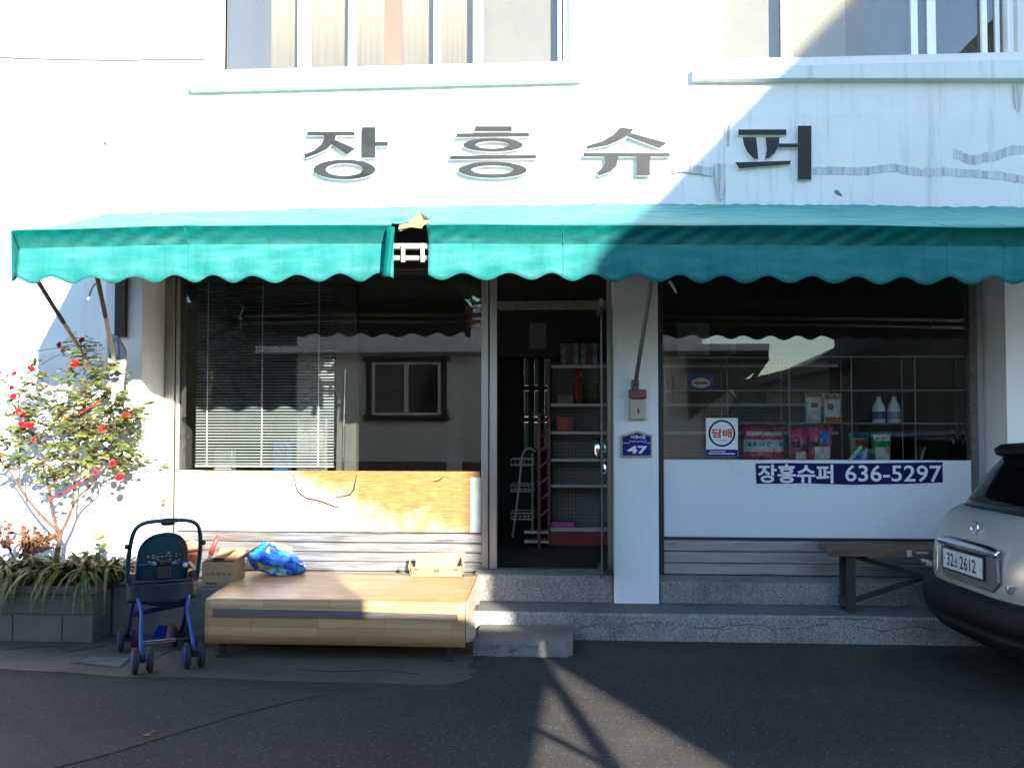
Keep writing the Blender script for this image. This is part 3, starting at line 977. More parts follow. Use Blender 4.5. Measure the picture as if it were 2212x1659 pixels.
# ------------------------------------------------------------------ raised sign letters
sign = thing('shop_sign', (P(1200, 330, 0).x, 0, PZ(390, 0)), 'four raised black Korean letters with white edges reading 장흥슈퍼', 'sign')
Z1 = lambda L: [(x * 0.3376, y * 0.3376) for x, y in L]
Z2 = lambda L: [(740 + x * 0.3376, y * 0.3376) for x, y in L]
Z3 = lambda L: [(1480 + x * 0.3376, y * 0.3376) for x, y in L]
def rect(x0, y0, x1, y1): return [(x0, y0), (x1, y0), (x1, y1), (x0, y1)]
def ell(x0, y0, x1, y1, n=36): return [((x0 + x1) / 2 + (x1 - x0) / 2 * math.cos(2 * math.pi * k / n), (y0 + y1) / 2 - (y1 - y0) / 2 * math.sin(2 * math.pi * k / n)) for k in range(n)]
jang = [('p', rect(663, 284.5, 766, 293)),
        ('p', Z1([(2068, 866), (2150, 866), (2142, 900), (2090, 955), (2030, 985), (1955, 1012), (1942, 990), (2010, 963), (2055, 925), (2078, 885)])),
        ('p', [(716, 312), (725, 302.5), (767, 321), (749, 335)]), ('p', rect(781.5, 275, 811, 341.5)), ('p', rect(810.5, 306.5, 838, 316)),
        ('r', ell(677, 345, 811, 388), ell(704, 353, 784, 380))]
heung = [('p', rect(1026, 273, 1106, 284)), ('p', [(986, 288.5), (1143, 287), (1143, 295), (986, 297)]), ('r', ell(1000, 299, 1130, 328), ell(1027, 305.5, 1100, 321)),
         ('p', [(972, 336.5), (1158.5, 335), (1158, 343), (972, 344.5)]), ('r', ell(990, 350, 1138, 385), ell(1018, 358, 1110, 376.5))]
syu = [('p', Z2([(1778, 815), (1862, 827), (1845, 850), (1780, 895), (1700, 930), (1565, 955), (1560, 935), (1660, 905), (1730, 865)])),
       ('p', Z2([(1846, 852), (2078, 915), (2025, 950), (1822, 874)])), ('p', Z2(rect(1540, 980, 2095, 1003))),
       ('p', Z2([(1675, 1002), (1765, 1002), (1755, 1060), (1715, 1100), (1640, 1127), (1625, 1105), (1665, 1075), (1680, 1040)])), ('p', Z2(rect(1880, 1002, 1968, 1125)))]
peo = [('p', Z3(rect(340, 830, 648, 865))), ('p', Z3([(368, 880), (455, 880), (462, 950), (468, 1018), (440, 1018), (395, 970), (375, 925)])),
       ('p', Z3([(515, 880), (603, 880), (600, 930), (575, 980), (535, 1015), (512, 1012), (522, 960)])), ('p', Z3([(322, 1040), (678, 1030), (670, 1052), (345, 1080)])),
       ('p', Z3(rect(602, 920, 722, 945))), ('p', Z3(rect(720, 806, 808, 1150)))]
for strokes in (jang, heung, syu, peo):
    wb, fb = MB(), MB()
    for k, s in enumerate(strokes):
        yf = -0.052 - k * 0.0006
        if s[0] == 'p':
            wb.prism([P(x, y, yf) for x, y in s[1]], (0, 0.038, 0))
            fb.prism([P(x, y, yf - 0.004) for x, y in s[1]], (0, 0.0035, 0))
        else:
            wb.ring([P(x, y, yf) for x, y in s[1]], [P(x, y, yf) for x, y in s[2]], (0, 0.038, 0))
            fb.ring([P(x, y, yf - 0.004) for x, y in s[1]], [P(x, y, yf - 0.004) for x, y in s[2]], (0, 0.0035, 0))
    L = wb.build('letter', M['letterside'], sign)
    fb.build('letter_face', M['letterface'], L)

# thin wires on the wall
def wire(name, pts, r, m, label, cat='wire'):
    o = MB().tube(pts, r, 6).build(name, m)
    return tag(o, label, cat)
wire('wall_wire', [P(x, y, -0.012) for x, y in [(-40, 121), (30, 125), (140, 128), (260, 130), (330, 128), (440, 128), (452, 141), (460, 153)]], 0.006, mat('pale_wire', (0.20, 0.22, 0.30), 0.5), 'pale cable running along the wall to the upper window corner')
wire('garden_wire', [P(-30, 780, -0.06), P(60, 762, -0.10), P(120, 752, -0.2), P(175, 748, -0.3)], 0.004, mat('grey_wire', (0.25, 0.24, 0.23), 0.5), 'thin grey wire strung from the wall into the rose bush')

# ================================================================== houses across the street (they shade and are mirrored in the panes)
hl = thing('opposite_house', (-4.4, -11.0, 0), 'low grey flat-roofed house across the street mirrored in the shop glass', 'house')
MB().box(-5.25, 2.18, -13, -9.1, 0, 3.7).build('house_wall', M['oppwall'], hl)
MB().box(-5.3, 2.22, -9.13, -8.99, 3.62, 3.74).build('parapet_cap', M['opptrim'], hl)
MB().box(-5.9, 3.30, -9.1, -8.7, 2.88, 3.0).build('canopy_slab', M['opptrim'], hl)
gz = lambda x: 1.97 + (x - 2.33) * (2.64 - 1.97) / (3.23 - 2.33)
MB().prism([(1.88, -8.72, gz(1.88)), (3.29, -8.72, gz(3.29)), (3.29, -8.72, 2.878), (1.88, -8.72, 2.878)], (0, -0.05, 0)).build('canopy_gusset', M['darkmetal'], hl)
MB().tube([(3.21, -8.74, 2.66), (2.97, -8.74, 2.32), (2.70, -8.74, 1.94), (2.45, -8.74, 1.60), (2.19, -9.05, 1.25)], 0.042, 8).build('brace', M['darkmetal'], hl)
MB().tube([(2.60, -8.74, 2.20), (2.69, -8.74, 2.06), (2.74, -8.74, 1.96)], 0.028, 8).build('brace', M['darkmetal'], hl)
wx0, wx1 = P(792, 840, 9.92).x, P(965, 840, 9.92).x
wz0, wz1 = P(880, 897, 9.92).z, P(880, 782, 9.92).z
fr = MB()
fr.box(wx0, wx0 + 0.1, -9.1, -9.02, wz0, wz1).box(wx1 - 0.1, wx1, -9.1, -9.02, wz0, wz1).box(wx0 - 0.06, wx1 + 0.06, -9.1, -9.0, wz1, wz1 + 0.1).box(wx0 - 0.06, wx1 + 0.06, -9.1, -9.0, wz0 - 0.1, wz0)
wf = fr.build('window_surround', M['brownframe'], hl)
fr = MB()
xm = (wx0 + wx1) / 2
for a, b in ((wx0 + 0.1, wx0 + 0.16), (wx1 - 0.16, wx1 - 0.1), (xm - 0.04, xm + 0.04)): fr.box(a, b, -9.099, -9.05, wz0, wz1)
fr.box(wx0 + 0.16, wx1 - 0.16, -9.098, -9.055, wz0, wz0 + 0.05).box(wx0 + 0.16, wx1 - 0.16, -9.098, -9.055, wz1 - 0.05, wz1)
fr.build('sash', M['pvc'], wf)
MB().box(wx0 + 0.16, wx1 - 0.16, -9.097, -9.08, wz0 + 0.05, wz1 - 0.05).build('pane', M['carglass'], wf)
x0, x1 = P(925, 850, 9.92).x, P(985, 850, 9.92).x
MB().box(x0 + 0.35, x1 + 0.12, -9.1, -9.05, 0, 2.88).build('pilaster', mat('pale_render', (0.80, 0.80, 0.79), 0.8), hl)
MB().box(-5.24, 2.17, -9.1, -9.085, 0, 0.9).build('plinth', M['concrete'], hl)
hd_ = thing('dark_house', (-9, -11.5, 0), 'dark timber-clad house across the street to the left', 'house')
MB().box(-14, -5.32, -13.5, -9.6, 0, 3.9).build('house_wall', mat('dark_cladding', (0.07, 0.06, 0.06), 0.7, 0, .2, 3), hd_)
MB().box(-14.2, -5.33, -9.8, -9.45, 3.76, 3.90).build('eave_board', M['rooftile'], hd_)
MB().box(-8.4, -7.0, -9.6, -9.54, 1.2, 2.3).build('window', M['carglass'], hd_)
# long low house beyond the alley
hr = thing('alley_house', (8.0, -12, 0), 'low dark-roofed house beside the alley across the street', 'house')
ax = 5.0
MB().box(ax, 12, -13.9, -9.8, 0, 2.8).build('house_wall', M['alleywall'], hr)
MB().box(ax, ax + 0.68, -24, -13.91, 0, 2.6).build('rear_wing', M['alleywall'], hr)
MB().box(ax - 0.35, ax + 0.70, -24, -13.91, 2.62, 2.80).build('wing_roof', M['rooftile'], hr)
MB().prism([(ax - 0.35, -9.5, 2.62), (8.5, -9.5, 4.4), (12.4, -9.5, 2.6), (12.4, -9.5, 2.78), (8.5, -9.5, 4.58), (ax - 0.35, -9.5, 2.80)], (0, -4.39, 0)).build('roof', M['rooftile'], hr)
MB().prism([(ax, -9.81, 2.8), (12, -9.81, 2.8), (8.5, -9.81, 4.36)], (0, -0.1, 0)).build('gable', M['alleywall'], hr)
# tall gabled house whose roof line falls across the shop front
ht = thing('tall_house', (10.7, -18, 0), 'tall gabled house across the street to the right', 'house')
TX = -0.75 + 14 * 0.464
gp = [(TX, 0), (TX, 7.05), (7.05, 8.42), (8.64, 10.05), (10.1, 11.5), (10.5, 11.5), (10.5, 0)]
SK = 0.464 * 9                                  # sheared along the sun so its depth throws no extra shadow
MB().prism([(x, -14.0, z) for x, z in gp], (SK, -9, 0)).build('house_wall', M['bluewall'], ht)
MB().prism([(x, -13.96, z) for x, z in gp[1:-1]] + [(x, -13.96, z - 0.25) for x, z in gp[1:-1]][::-1], (SK * 9.1 / 9, -9.1, 0)).build('roof', M['rooftile'], ht)
# houses closing the alley
hb = thing('far_house', (5.5, -29, 0), 'far low house with a dark gable roof closing the alley across the street', 'house')
MB().box(-2, 14, -34, -28, 0, 1.9).build('house_wall', M['oppwall'], hb)
MB().prism([(-2.5, -27.6, 1.85), (-2.5, -31, 2.75), (-2.5, -34.4, 1.85), (-2.5, -31, 2.9)], (17, 0, 0)).build('roof', M['rooftile'], hb)
for i in range(2):
    for j in range(2):
        MB().box(6.4 + i * 2.0, 7.4 + i * 2.0, -14.0, -13.95, 1.3 + j * 2.9, 2.7 + j * 2.9).build('window', M['carglass'], ht)

# ================================================================== awning
awn = thing('awning', (0, -0.9, 2.57), 'long torn teal green awning with a scalloped valance over the shop front', 'awning')
AY = -1.82
wall_px = [(150, 466), (230, 462), (500, 456), (850, 447), (1250, 441), (1600, 442), (2212, 448), (2700, 456)]
front_px = [(25, 498), (400, 488.5), (850, 486), (1200, 486.5), (1600, 488), (2212, 491), (2700, 496)]
bot_px = [(25, 611), (340, 608), (760, 605), (960, 601), (1400, 606), (2000, 612), (2212, 611), (2700, 616)]
def lut(tab, Y):
    pts = [P(x, y, Y) for x, y in tab]
    def f(x):
        if x <= pts[0].x: return pts[0].z
        for a, b in zip(pts[:-1], pts[1:]):
            if x <= b.x: return a.z + (b.z - a.z) * (x - a.x) / (b.x - a.x)
        return pts[-1].z
    return f
zw, zf, zv = lut(wall_px, 0), lut(front_px, AY), lut(bot_px, AY)
PER = 0.2735
x_ph = P(955, 600, AY).x                      # a low point of the scallops
def lobe(x):                                   # 0 at a low point, 1 at a high point
    ph = (x - x_ph) / PER
    return 0.5 - 0.5 * math.cos(2 * math.pi * ph)
def awn_pt(wx, fx, v, edge=None):
    """v: 0 wall .. 1 front edge .. 1.18 band .. 2 bottom of the valance"""
    if v <= 1:
        x = wx + (fx - wx) * v
        y = -0.002 + (AY + 0.002) * v
        z = zw(wx) + (zf(fx) - zw(wx)) * v
        rib = 0.5 + 0.5 * math.cos(2 * math.pi * (fx - 0.35) / 1.25)
        z -= 0.035 * math.sin(math.pi * v) * (1 - 0.6 * rib)
        z += 0.010 * noise.noise(Vector((x * 1.6, y * 3, 0)))
        if v < 0.02: z += 0.012 * noise.noise(Vector((x * 14, 2, 0)))
        return Vector((x, y, z))
    x = fx
    zt, zb = zf(fx), zv(fx) + (0.046 + 0.018 * noise.noise(Vector((fx * 1.1, 2, 9)))) * lobe(fx + 0.03 * noise.noise(Vector((fx * 1.6, 1, 3)))) + 0.010 * noise.noise(Vector((fx * 1.7, 5, 5)))
    hb = 0.105
    if v <= 1.25:
        t = (v - 1) / 0.25
        z = zt - hb * t
        wr = noise.noise(Vector((x * 2.1 + z * 5, 1.5, 0)))
        ww = math.sin((x + (z - zt) * -1.7) * 34 + 5 * noise.noise(Vector((x * 0.8, 0, 7))))
        y = AY + 0.085 * t + 0.034 * ww * math.sin(math.pi * t) * max(0, 0.25 + 1.3 * noise.noise(Vector((x * 0.9 + 3, 3, 0)))) + 0.006 * wr * math.sin(math.pi * t)
        return Vector((x, y, z))
    t = (v - 1.25) / 0.75
    z = (zt - hb) + (zb - zt + hb) * t
    y = AY + 0.085 - 0.012 * t + 0.014 * t * math.cos(2 * math.pi * (x - x_ph) / PER + 0.8) + 0.016 * t * noise.noise(Vector((x * 3.1, 8, z * 2))) + 0.01 * noise.noise(Vector((x * 1.3, 4, z)))
    return Vector((x, y, z))
def canopy(w0, w1, f0, f1):
    rows = [0, 0.015] + [0.1 + 0.9 * i / 7 for i in range(8)] + [1 + 0.25 * i / 5 for i in range(1, 6)] + [1.25 + 0.75 * i / 7 for i in range(1, 8)]
    nu = int((f1 - f0) / 0.021)
    mb = MB()
    for v in rows:
        for i in range(nu + 1):
            u = i / nu
            mb.v.append(awn_pt(w0 + (w1 - w0) * u, f0 + (f1 - f0) * u, v))
    for j in range(len(rows) - 1):
        for i in range(nu):
            a = j * (nu + 1) + i
            mb.f.append((a, a + 1, a + nu + 2, a + nu + 1))
    o = mb.build('canopy', M['teal'], awn, smooth=True, solid=0.004, fix=False)
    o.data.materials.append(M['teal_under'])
    nr_ = nu + 1
    sharp = {2 + 7, 2 + 7 + 5}
    for e in o.data.edges:
        a, b = e.vertices
        if a // nr_ == b // nr_ and a // nr_ in sharp: e.use_edge_sharp = True
    if o.data.polygons[5].normal.z < 0: o.data.flip_normals()
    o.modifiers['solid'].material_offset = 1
    return o
w0, f0 = P(230, 462, 0).x, P(25, 498, AY).x
gl0, gl1 = P(852, 530, AY).x, P(928, 530, AY).x
wl = P(852, 452, 0).x
canopy(w0, wl, f0, gl0 - 0.02)
canopy(wl + 0.004, 5.3, gl1 - 0.02, 5.3)
def joinp(u, v):                              # the whole cloth above the tear
    return awn_pt(wl + 0.004 * u, gl0 - 0.03 + (gl1 - gl0 + 0.02) * u, 0.02 + (0.86 + 0.03 * math.sin(u * 9)) * v) + Vector((0, 0, 0.001))
MB().grid(joinp, 8, 10).build('canopy', M['teal'], awn, smooth=True, solid=0.003)
# flap at the torn end of the left sheet, curled outwards
def flap(u, v):
    x = gl0 - 0.05 + 0.06 * u
    z = zf(x) - 0.02 - (zf(x) - zv(x) - 0.03) * v
    return (x - 0.03 * v, AY - 0.012 - 0.05 * math.sin(u * 2.2) * (0.5 + 0.5 * v), z)
MB().grid(flap, 6, 8).build('torn_flap', M['teal'], awn, smooth=True, solid=0.003)
bt = mat('torn_backing', (0.24, 0.145, 0.075), 0.8, 0, .25, 30)
q = [P(x, y, AY + 0.08) for x, y in ((860, 496), (863, 484), (884, 481), (894, 470), (905, 456), (916, 468), (928, 480), (914, 488), (911, 494), (888, 491))]
MB().prism(q, (0, 0.006, 0.0)).build('torn_flap', bt, awn)
q = [P(907, 453, AY + 0.072), P(912, 464, AY + 0.072), P(931, 476, AY + 0.072), P(915, 473, AY + 0.072)]
MB().prism(q, (0, 0.003, 0.004)).build('torn_flap', M['darkmetal'], awn)
q = [P(844, 479, AY + 0.05), P(852, 473, AY + 0.05), P(864, 471, AY + 0.05), P(874, 478, AY + 0.05), P(858, 480, AY + 0.05)]
MB().prism(q, (0, 0.003, 0.004)).build('torn_flap', M['tealdark'], awn)
# side flap at the left end
def side(u, v):
    a = awn_pt(w0, f0, 1 - u * 0.999) + Vector((-0.004, 0, 0))
    h = 0.335 + 0.0 * u
    low = 0.045 * (0.5 - 0.5 * math.cos(2 * math.pi * u * 7))
    return a + Vector((0.008 * math.sin(u * 40) * v, 0.02 * v * (1 - u), -(h - low) * v))
MB().grid(side, 56, 6).build('side_flap', M['teal'], awn, smooth=True, solid=0.003)
# seams over the ribs
for wpx, fpx in ((1215, 1216), (1562, 1641), (1916, 2057), (2030, 2182), (560, 398)):
    wx, fx = P(wpx, 445, 0).x, P(fpx, 488, AY).x
    pts = [awn_pt(wx, fx, 0.04 + 0.96 * i / 8) + Vector((0, 0, 0.003)) for i in range(9)] + [awn_pt(wx, fx, 1 + k * 0.1) + Vector((0, -0.003, 0)) for k in range(1, 11)]
    MB().tube(pts, 0.0035, 5).build('seam', M['tealdark'], awn)
# frame under the cloth
def bar(zoff, y, r, name='frame_bar'):
    pts = [(x, y, zf(x) + zoff) for x in [f0 + 0.06 + i * 0.3 for i in range(31)] if x < 5.3]
    MB().tube(pts, r, 8).build(name, M['whitepaint'], awn)
bar(-0.115, AY + 0.13, 0.020)
bar(-0.190, AY + 0.14, 0.017)
for px in (871, 913):
    b = P(px, 540, AY + 0.1)
    MB().tube([(b.x, b.y - 0.005, b.z + 0.04), (b.x, b.y, b.z - 0.08)], 0.014, 6).build('clip', M['whitepaint'], awn)
for px in (300, 1216, 1641, 2057, 2182, 860, 920):
    fx = P(px, 488, AY).x
    pts = [awn_pt(fx * 1.0, fx, 0.05 + 0.9 * i / 6) - Vector((0, 0, 0.03)) for i in range(7)]
    MB().tube(pts, 0.014, 6).build('rib', M['greypole'], awn)
# support arms from the wall to the front bar
def arm(wall_pxy, low_pxy, m0, m1, split, Yw=0.0):
    A = P(*wall_pxy, Yw)
    # point of the arm where it disappears behind the valance
    t = 0.80
    Bm = P(*low_pxy, Yw + (AY + 0.12 - Yw) * t)
    B = A + (Bm - A) / t
    S = A + (B - A) * split
    p = MB().tube([A, S], 0.0165, 8).build('support_arm', m1, awn)
    MB().tube([S, B], 0.0165, 8).build('arm_sleeve', m0, p)
    MB().box(A.x - 0.03, A.x + 0.03, A.y - 0.03, A.y + 0.0, A.z - 0.06, A.z + 0.05).build('arm_bracket', M['greypole'], p, bevel=0.006)
    return A, B
arm((1372, 834), (1407, 605), M['greypole'], M['greypole'], 0.5, -0.001)
arm((205, 806), (88, 618), M['rustpole'], M['creampole'], 0.50, -0.001)
A2, B2 = arm((262, 850), (214, 618), M['rustpole'], M['creampole'], 0.60, -0.052)
# frayed cord ends
MB().tube([P(207, 612, -1.5), P(199, 622, -1.5), P(195, 634, -1.5), P(190, 648, -1.5)], 0.006, 5).build('cord_end', M['whitepaint'], awn)
MB().tube([P(1446, 608, -1.5), P(1453, 618, -1.5), P(1461, 634, -1.5)], [0.012, 0.010, 0.005], 5).build('cord_end', M['whitepaint'], awn)

# white sleeve with a blue oval hanging on the arm, dark rail on the pier
yy = -0.52
slv = [(229, 722), (240, 721), (252, 726), (259, 738), (266, 750), (270, 760), (268, 790), (263, 830), (261, 868), (259, 900), (247, 903), (241, 880), (238, 840), (233, 790), (230, 750)]
t = thing('racket_sleeve', P(250, 903, yy), 'white elongated sleeve with a blue oval outline hanging on the awning arm', 'sleeve')
MB().prism([P(x, y, yy) for x, y in slv], (0, 0.05, 0)).build('cover', mat('sleeve_cloth', (0.40, 0.40, 0.38), 0.6, 0, .1, 8), t, bevel=0.012)
oo = [(246.5 + 11 * math.sin(a) + 3.5 * math.cos(a), 775 - 45 * math.cos(a)) for a in [2 * math.pi * k / 28 for k in range(28)]]
oi = [(246.5 + 8 * math.sin(a) + 3 * math.cos(a), 775 - 41 * math.cos(a)) for a in [2 * math.pi * k / 28 for k in range(28)]]
MB().ring([P(x, y, yy - 0.004) for x, y in oo], [P(x, y, yy - 0.004) for x, y in oi], (0, 0.003, 0)).build('oval_outline', mat('faded_blue', (0.10, 0.18, 0.34), 0.5), t)
MB().prism([P(x, y, yy - 0.0025) for x, y in oi], (0, 0.002, 0)).build('grey_oval', mat('pale_grey', (0.42, 0.42, 0.40), 0.6), t)
MB().box(PX(249, -0.06), PX(272, -0.06), -0.10, -0.051, PZ(728, -0.06, 260), PZ(600, -0.06, 260)).build('dark_rail', M['brownframe'], shop, bevel=0.004)

# ================================================================== things on the pillar
t = thing('meter_box', P(1378, 907, -0.001), 'small beige box with a brown lid on the white pillar', 'meter box')
MB().bpx(1360, 862, 1396, 907, -0.06, -0.001).build('case', M['beige'], t, bevel=0.012)
MB().bpx(1359, 841, 1397, 861, -0.068, -0.001).build('lid', M['brownred'], t, bevel=0.010)
MB().bpx(1377, 884, 1381, 893, -0.064, -0.0595).build('slot', M['black'], t)
MB().bpx(1374, 877, 1376, 891, -0.063, -0.0595).build('ridge', M['beige'], t)
t = thing('house_number_sign', P(1372, 988, -0.001), 'blue gable-shaped house number plate 47 with gold rim below the beige box', 'number plate')
hs = [(1341, 988), (1341, 941), (1377, 930), (1409, 940), (1409, 988)]
MB().prism([P(x, y, -0.018) for x, y in hs], (0, 0.017, 0)).build('rim', M['brass'], t, bevel=0.004)
hi = [(1345, 984), (1345, 944), (1377, 934.5), (1405.5, 943), (1405.5, 984)]
MB().prism([P(x, y, -0.021) for x, y in hi], (0, 0.003, 0)).build('plate', M['blue'], t)
ex, ez = Vector((1, 0, 0)), Vector((0, 0, 1))
def txt(body, px0, py0, px1, py1, Y, m, parent, weight=0.0, depth=0.0):
    a, b = P(px0, py1, Y), P(px1, py0, Y)
    return text_mesh('lettering', body, m, parent, (a.x, Y, a.z), ex, ez, b.x - a.x, b.z - a.z, weight, depth)
txt('47', 1355, 963, 1399, 980, -0.0222, M['white'], t, 0.035)
txt('사동6길', 1362, 940, 1394, 947.5, -0.0222, M['white'], t, 0.02)
txt('Sadong 6-gil', 1360, 951, 1396, 956, -0.0222, M['white'], t)
MB().bpx(1346, 956.5, 1360, 957.6, -0.0222, -0.021).bpx(1396, 956.5, 1405, 957.6, -0.0222, -0.021).build('rule', M['white'], t)

# ================================================================== banner and tobacco sign on the right window
t = thing('phone_banner', P(1835, 1046, YG - 0.002), 'navy banner with white lettering 장흥슈퍼 636-5297 on the white window panel', 'banner')
pts = [(1632, 1001), (1700, 1000), (1850, 1001), (2036, 998), (2037, 1042), (1960, 1045), (1840, 1047), (1740, 1044), (1634, 1045)]
MB().prism([P(x, y, YG - 0.004) for x, y in pts], (0, 0.003, 0)).build('banner_sheet', M['navy'], t)
txt('장흥슈퍼', 1637, 1003, 1800, 1043, YG - 0.0052, M['white'], t, 0.028)
txt('636-5297', 1826, 1005, 2034, 1040, YG - 0.0052, M['white'], t, 0.012)
t = thing('tobacco_sign', P(1560, 985, YG + 0.008), 'white and blue tobacco sign 담배 in a blue ring stuck inside the window', 'sign')
MB().bpx(1525, 903, 1594, 986, YG + 0.004, YG + 0.0105).build('sign_board', M['white'], t, bevel=0.002)
MB().bpx(1525.5, 971, 1593.5, 985.5, YG + 0.0025, YG + 0.0039).build('lower_band', M['blue'], t)
c = [(1559.5 + 29 * math.cos(2 * math.pi * k / 40), 936 - 29 * math.sin(2 * math.pi * k / 40)) for k in range(40)]
ci = [(1559.5 + 25 * math.cos(2 * math.pi * k / 40), 936 - 25 * math.sin(2 * math.pi * k / 40)) for k in range(40)]
MB().ring([P(x, y, YG + 0.0025) for x, y in c], [P(x, y, YG + 0.0025) for x, y in ci], (0, 0.0014, 0)).build('ring', M['navy'], t)
txt('담배', 1539, 926, 1581, 946, YG + 0.0025, M['red'], t, 0.03)
MB().bpx(1533, 974.5, 1568, 976, YG + 0.0012, YG + 0.0024).bpx(1530, 979, 1588, 981, YG + 0.0012, YG + 0.0024).build('small_print', M['white'], t)
MB().bpx(1545, 950.5, 1576, 951.8, YG + 0.0025, YG + 0.0039).build('small_print', mat('grey_print', (0.3, 0.3, 0.3), 0.5), t)

# ================================================================== the display rack behind the right window and what stands on it
rack = thing('display_rack', P(1835, 996, 0.65), 'thin metal display rack with four shelves behind the right shop window', 'rack')
RY0, RY1 = 0.52, 0.84
M['rackmetal'] = mat('rack_metal', (0.22, 0.22, 0.20), 0.45, 0.5)
rz = [1.30, PZ(914, RY0, 1835), PZ(843, RY0, 1835), PZ(771, RY0, 1835)]
rX0, rX1 = PX(1440, RY0), PX(2098, RY0)
for z in rz:
    MB().box(rX0, rX1, RY0, RY1, z - 0.007, z).build('shelf', mat('rack_shelf', (0.14, 0.14, 0.135), 0.4, 0.3), rack)
for px in (1437, 1571, 1705, 1840, 1977, 2098):
    X = PX(px, RY0 - 0.008)
    MB().box(X - 0.0045, X + 0.0045, RY0 - 0.012, RY0 - 0.001, 0.41, rz[3] + 0.01).build('post', M['rackmetal'], rack)
    MB().box(X - 0.0045, X + 0.0045, RY1 + 0.001, RY1 + 0.012, 0.41, rz[3] + 0.01).build('post', M['rackmetal'], rack)
for z in rz[1:]:
    MB().box(rX0, rX1, RY0 - 0.02, RY0 - 0.0125, z - 0.006, z + 0.003).build('rail', M['rackmetal'], rack)

def pillow(name, label, cat, px0, px1, pyt, Yc, zbase, th, m, prints=(), taper=0.0, seed=0, group=None, lean=0.0, twist=0.0):
    """A filled bag: flat and crimped at the top, full lower down, with creases."""
    x0, x1 = PX(px0, Yc), PX(px1, Yc)
    zt = PZ(pyt, Yc, (px0 + px1) / 2)
    W, H = x1 - x0, zt - zbase
    xc = (x0 + x1) / 2
    t = thing(name, (xc, Yc, zbase), label, cat, group)
    def pos(u, v, s, off=0.0):
        a = max(0.0, 1 - abs(2 * u - 1) ** 2.6)
        b = min(1, v * 7) ** 0.5 * min(1, (1 - v) * 2.3) ** 0.8
        w = W * (1 - taper * (1 - v)) * (1 - 0.04 * math.sin(math.pi * v) * 1)
        cr = noise.noise(Vector((u * 5 + seed, v * 6, seed))) * 0.018 + noise.noise(Vector((u * 13 + seed, v * 11, seed + 4))) * 0.010
        y = s * (th * a ** 0.6 * b + off + (cr * (0.3 + a) if a > 0 else 0) * min(1, v * 5)) + lean * v
        zz = 0.008 * noise.noise(Vector((u * 4, seed, 2))) if v > 0.9 else 0
        return Vector((xc + (u - 0.5) * w + twist * v, Yc + y, zbase + H * v + zz))
    mb = MB()
    mb.grid(lambda u, v: pos(u, v, -1), 18, 18)
    mb.grid(lambda u, v: pos(u, v, 1), 18, 18)
    mb.build('bag', m, t, smooth=True)
    for (nm, u0, u1, v0, v1, pm) in prints:
        MB().grid(lambda u, v: pos(u0 + (u1 - u0) * u, v0 + (v1 - v0) * v, -1, 0.004), 10, 8).build(nm, pm, t, smooth=True)
    return t
pinkp = mat('pink_plastic', (0.62, 0.06, 0.16), 0.25, 0, 0.35, 14)
whitep = mat('white_plastic_bag', (0.68, 0.68, 0.70), 0.25, 0, 0.12, 14)
cyanp = mat('cyan_print', (0.03, 0.28, 0.45), 0.3)
blackp = mat('dark_print', (0.03, 0.02, 0.025), 0.4)
greenp = mat('green_plastic', (0.02, 0.32, 0.08), 0.28, 0, 0.2, 10)
bluep = mat('sky_blue_print', (0.02, 0.24, 0.66), 0.3, 0, 0.2, 14)
orangep = mat('orange_brown_print', (0.50, 0.15, 0.05), 0.35, 0, 0.2, 12)
zb0_ = rz[0] + 0.001
pillow('large_pink_bag', 'large pink and white plastic bag with blue squares beside the tobacco sign', 'bag', 1600, 1694, 918, 0.66, zb0_, 0.085, pinkp,
       [('white_band', 0.03, 0.97, 0.30, 0.62, whitep), ('white_band', 0.1, 0.95, 0.72, 0.82, whitep)] + [('blue_square', 0.08 + k * 0.15, 0.19 + k * 0.15, 0.44, 0.56, cyanp) for k in range(6)], seed=3)
pillow('pink_pack', 'pink plastic pack with dark lettering standing right of the large pink bag', 'bag', 1702, 1744, 922, 0.64, zb0_, 0.05, pinkp, [('dark_print', 0.15, 0.55, 0.42, 0.6, blackp), ('white_patch', 0.3, 0.85, 0.12, 0.32, whitep), ('dark_print', 0.62, 0.88, 0.38, 0.52, blackp)], seed=8)
pillow('pink_and_blue_pack', 'pink and white pack with a blue patch between pink pack and dark gap', 'bag', 1742, 1794, 920, 0.63, zb0_, 0.05, pinkp, [('blue_patch', 0.42, 0.85, 0.55, 0.86, bluep), ('white_patch', 0.25, 0.9, 0.1, 0.45, whitep), ('dark_print', 0.08, 0.4, 0.44, 0.58, blackp)], seed=12, twist=0.02)
pillow('blue_detergent_pouch', 'blue and green detergent pouch with a red print, left of two pouches', 'pouch', 1832, 1877, 934, 0.64, zb0_, 0.045, greenp, [('blue_front', 0.08, 0.92, 0.08, 0.40, bluep), ('white_patch', 0.62, 0.82, 0.14, 0.4, whitep), ('dark_blue_top', 0.1, 0.95, 0.82, 0.97, M['blue']), ('red_print', 0.2, 0.85, 0.58, 0.76, M['redplastic'])], taper=0.22, seed=5)
pillow('green_detergent_pouch', 'green and white detergent pouch, right of two pouches', 'pouch', 1879, 1926, 933, 0.64, zb0_, 0.045, greenp, [('white_front', 0.1, 0.9, 0.1, 0.52, whitep), ('white_band', 0.1, 0.92, 0.72, 0.92, whitep), ('red_print', 0.2, 0.8, 0.78, 0.84, M['redplastic']), ('grey_patch', 0.55, 0.85, 0.3, 0.55, mat('lilac_print', (0.25, 0.22, 0.32), 0.4))], taper=0.22, seed=15)
zs1 = rz[1] + 0.001
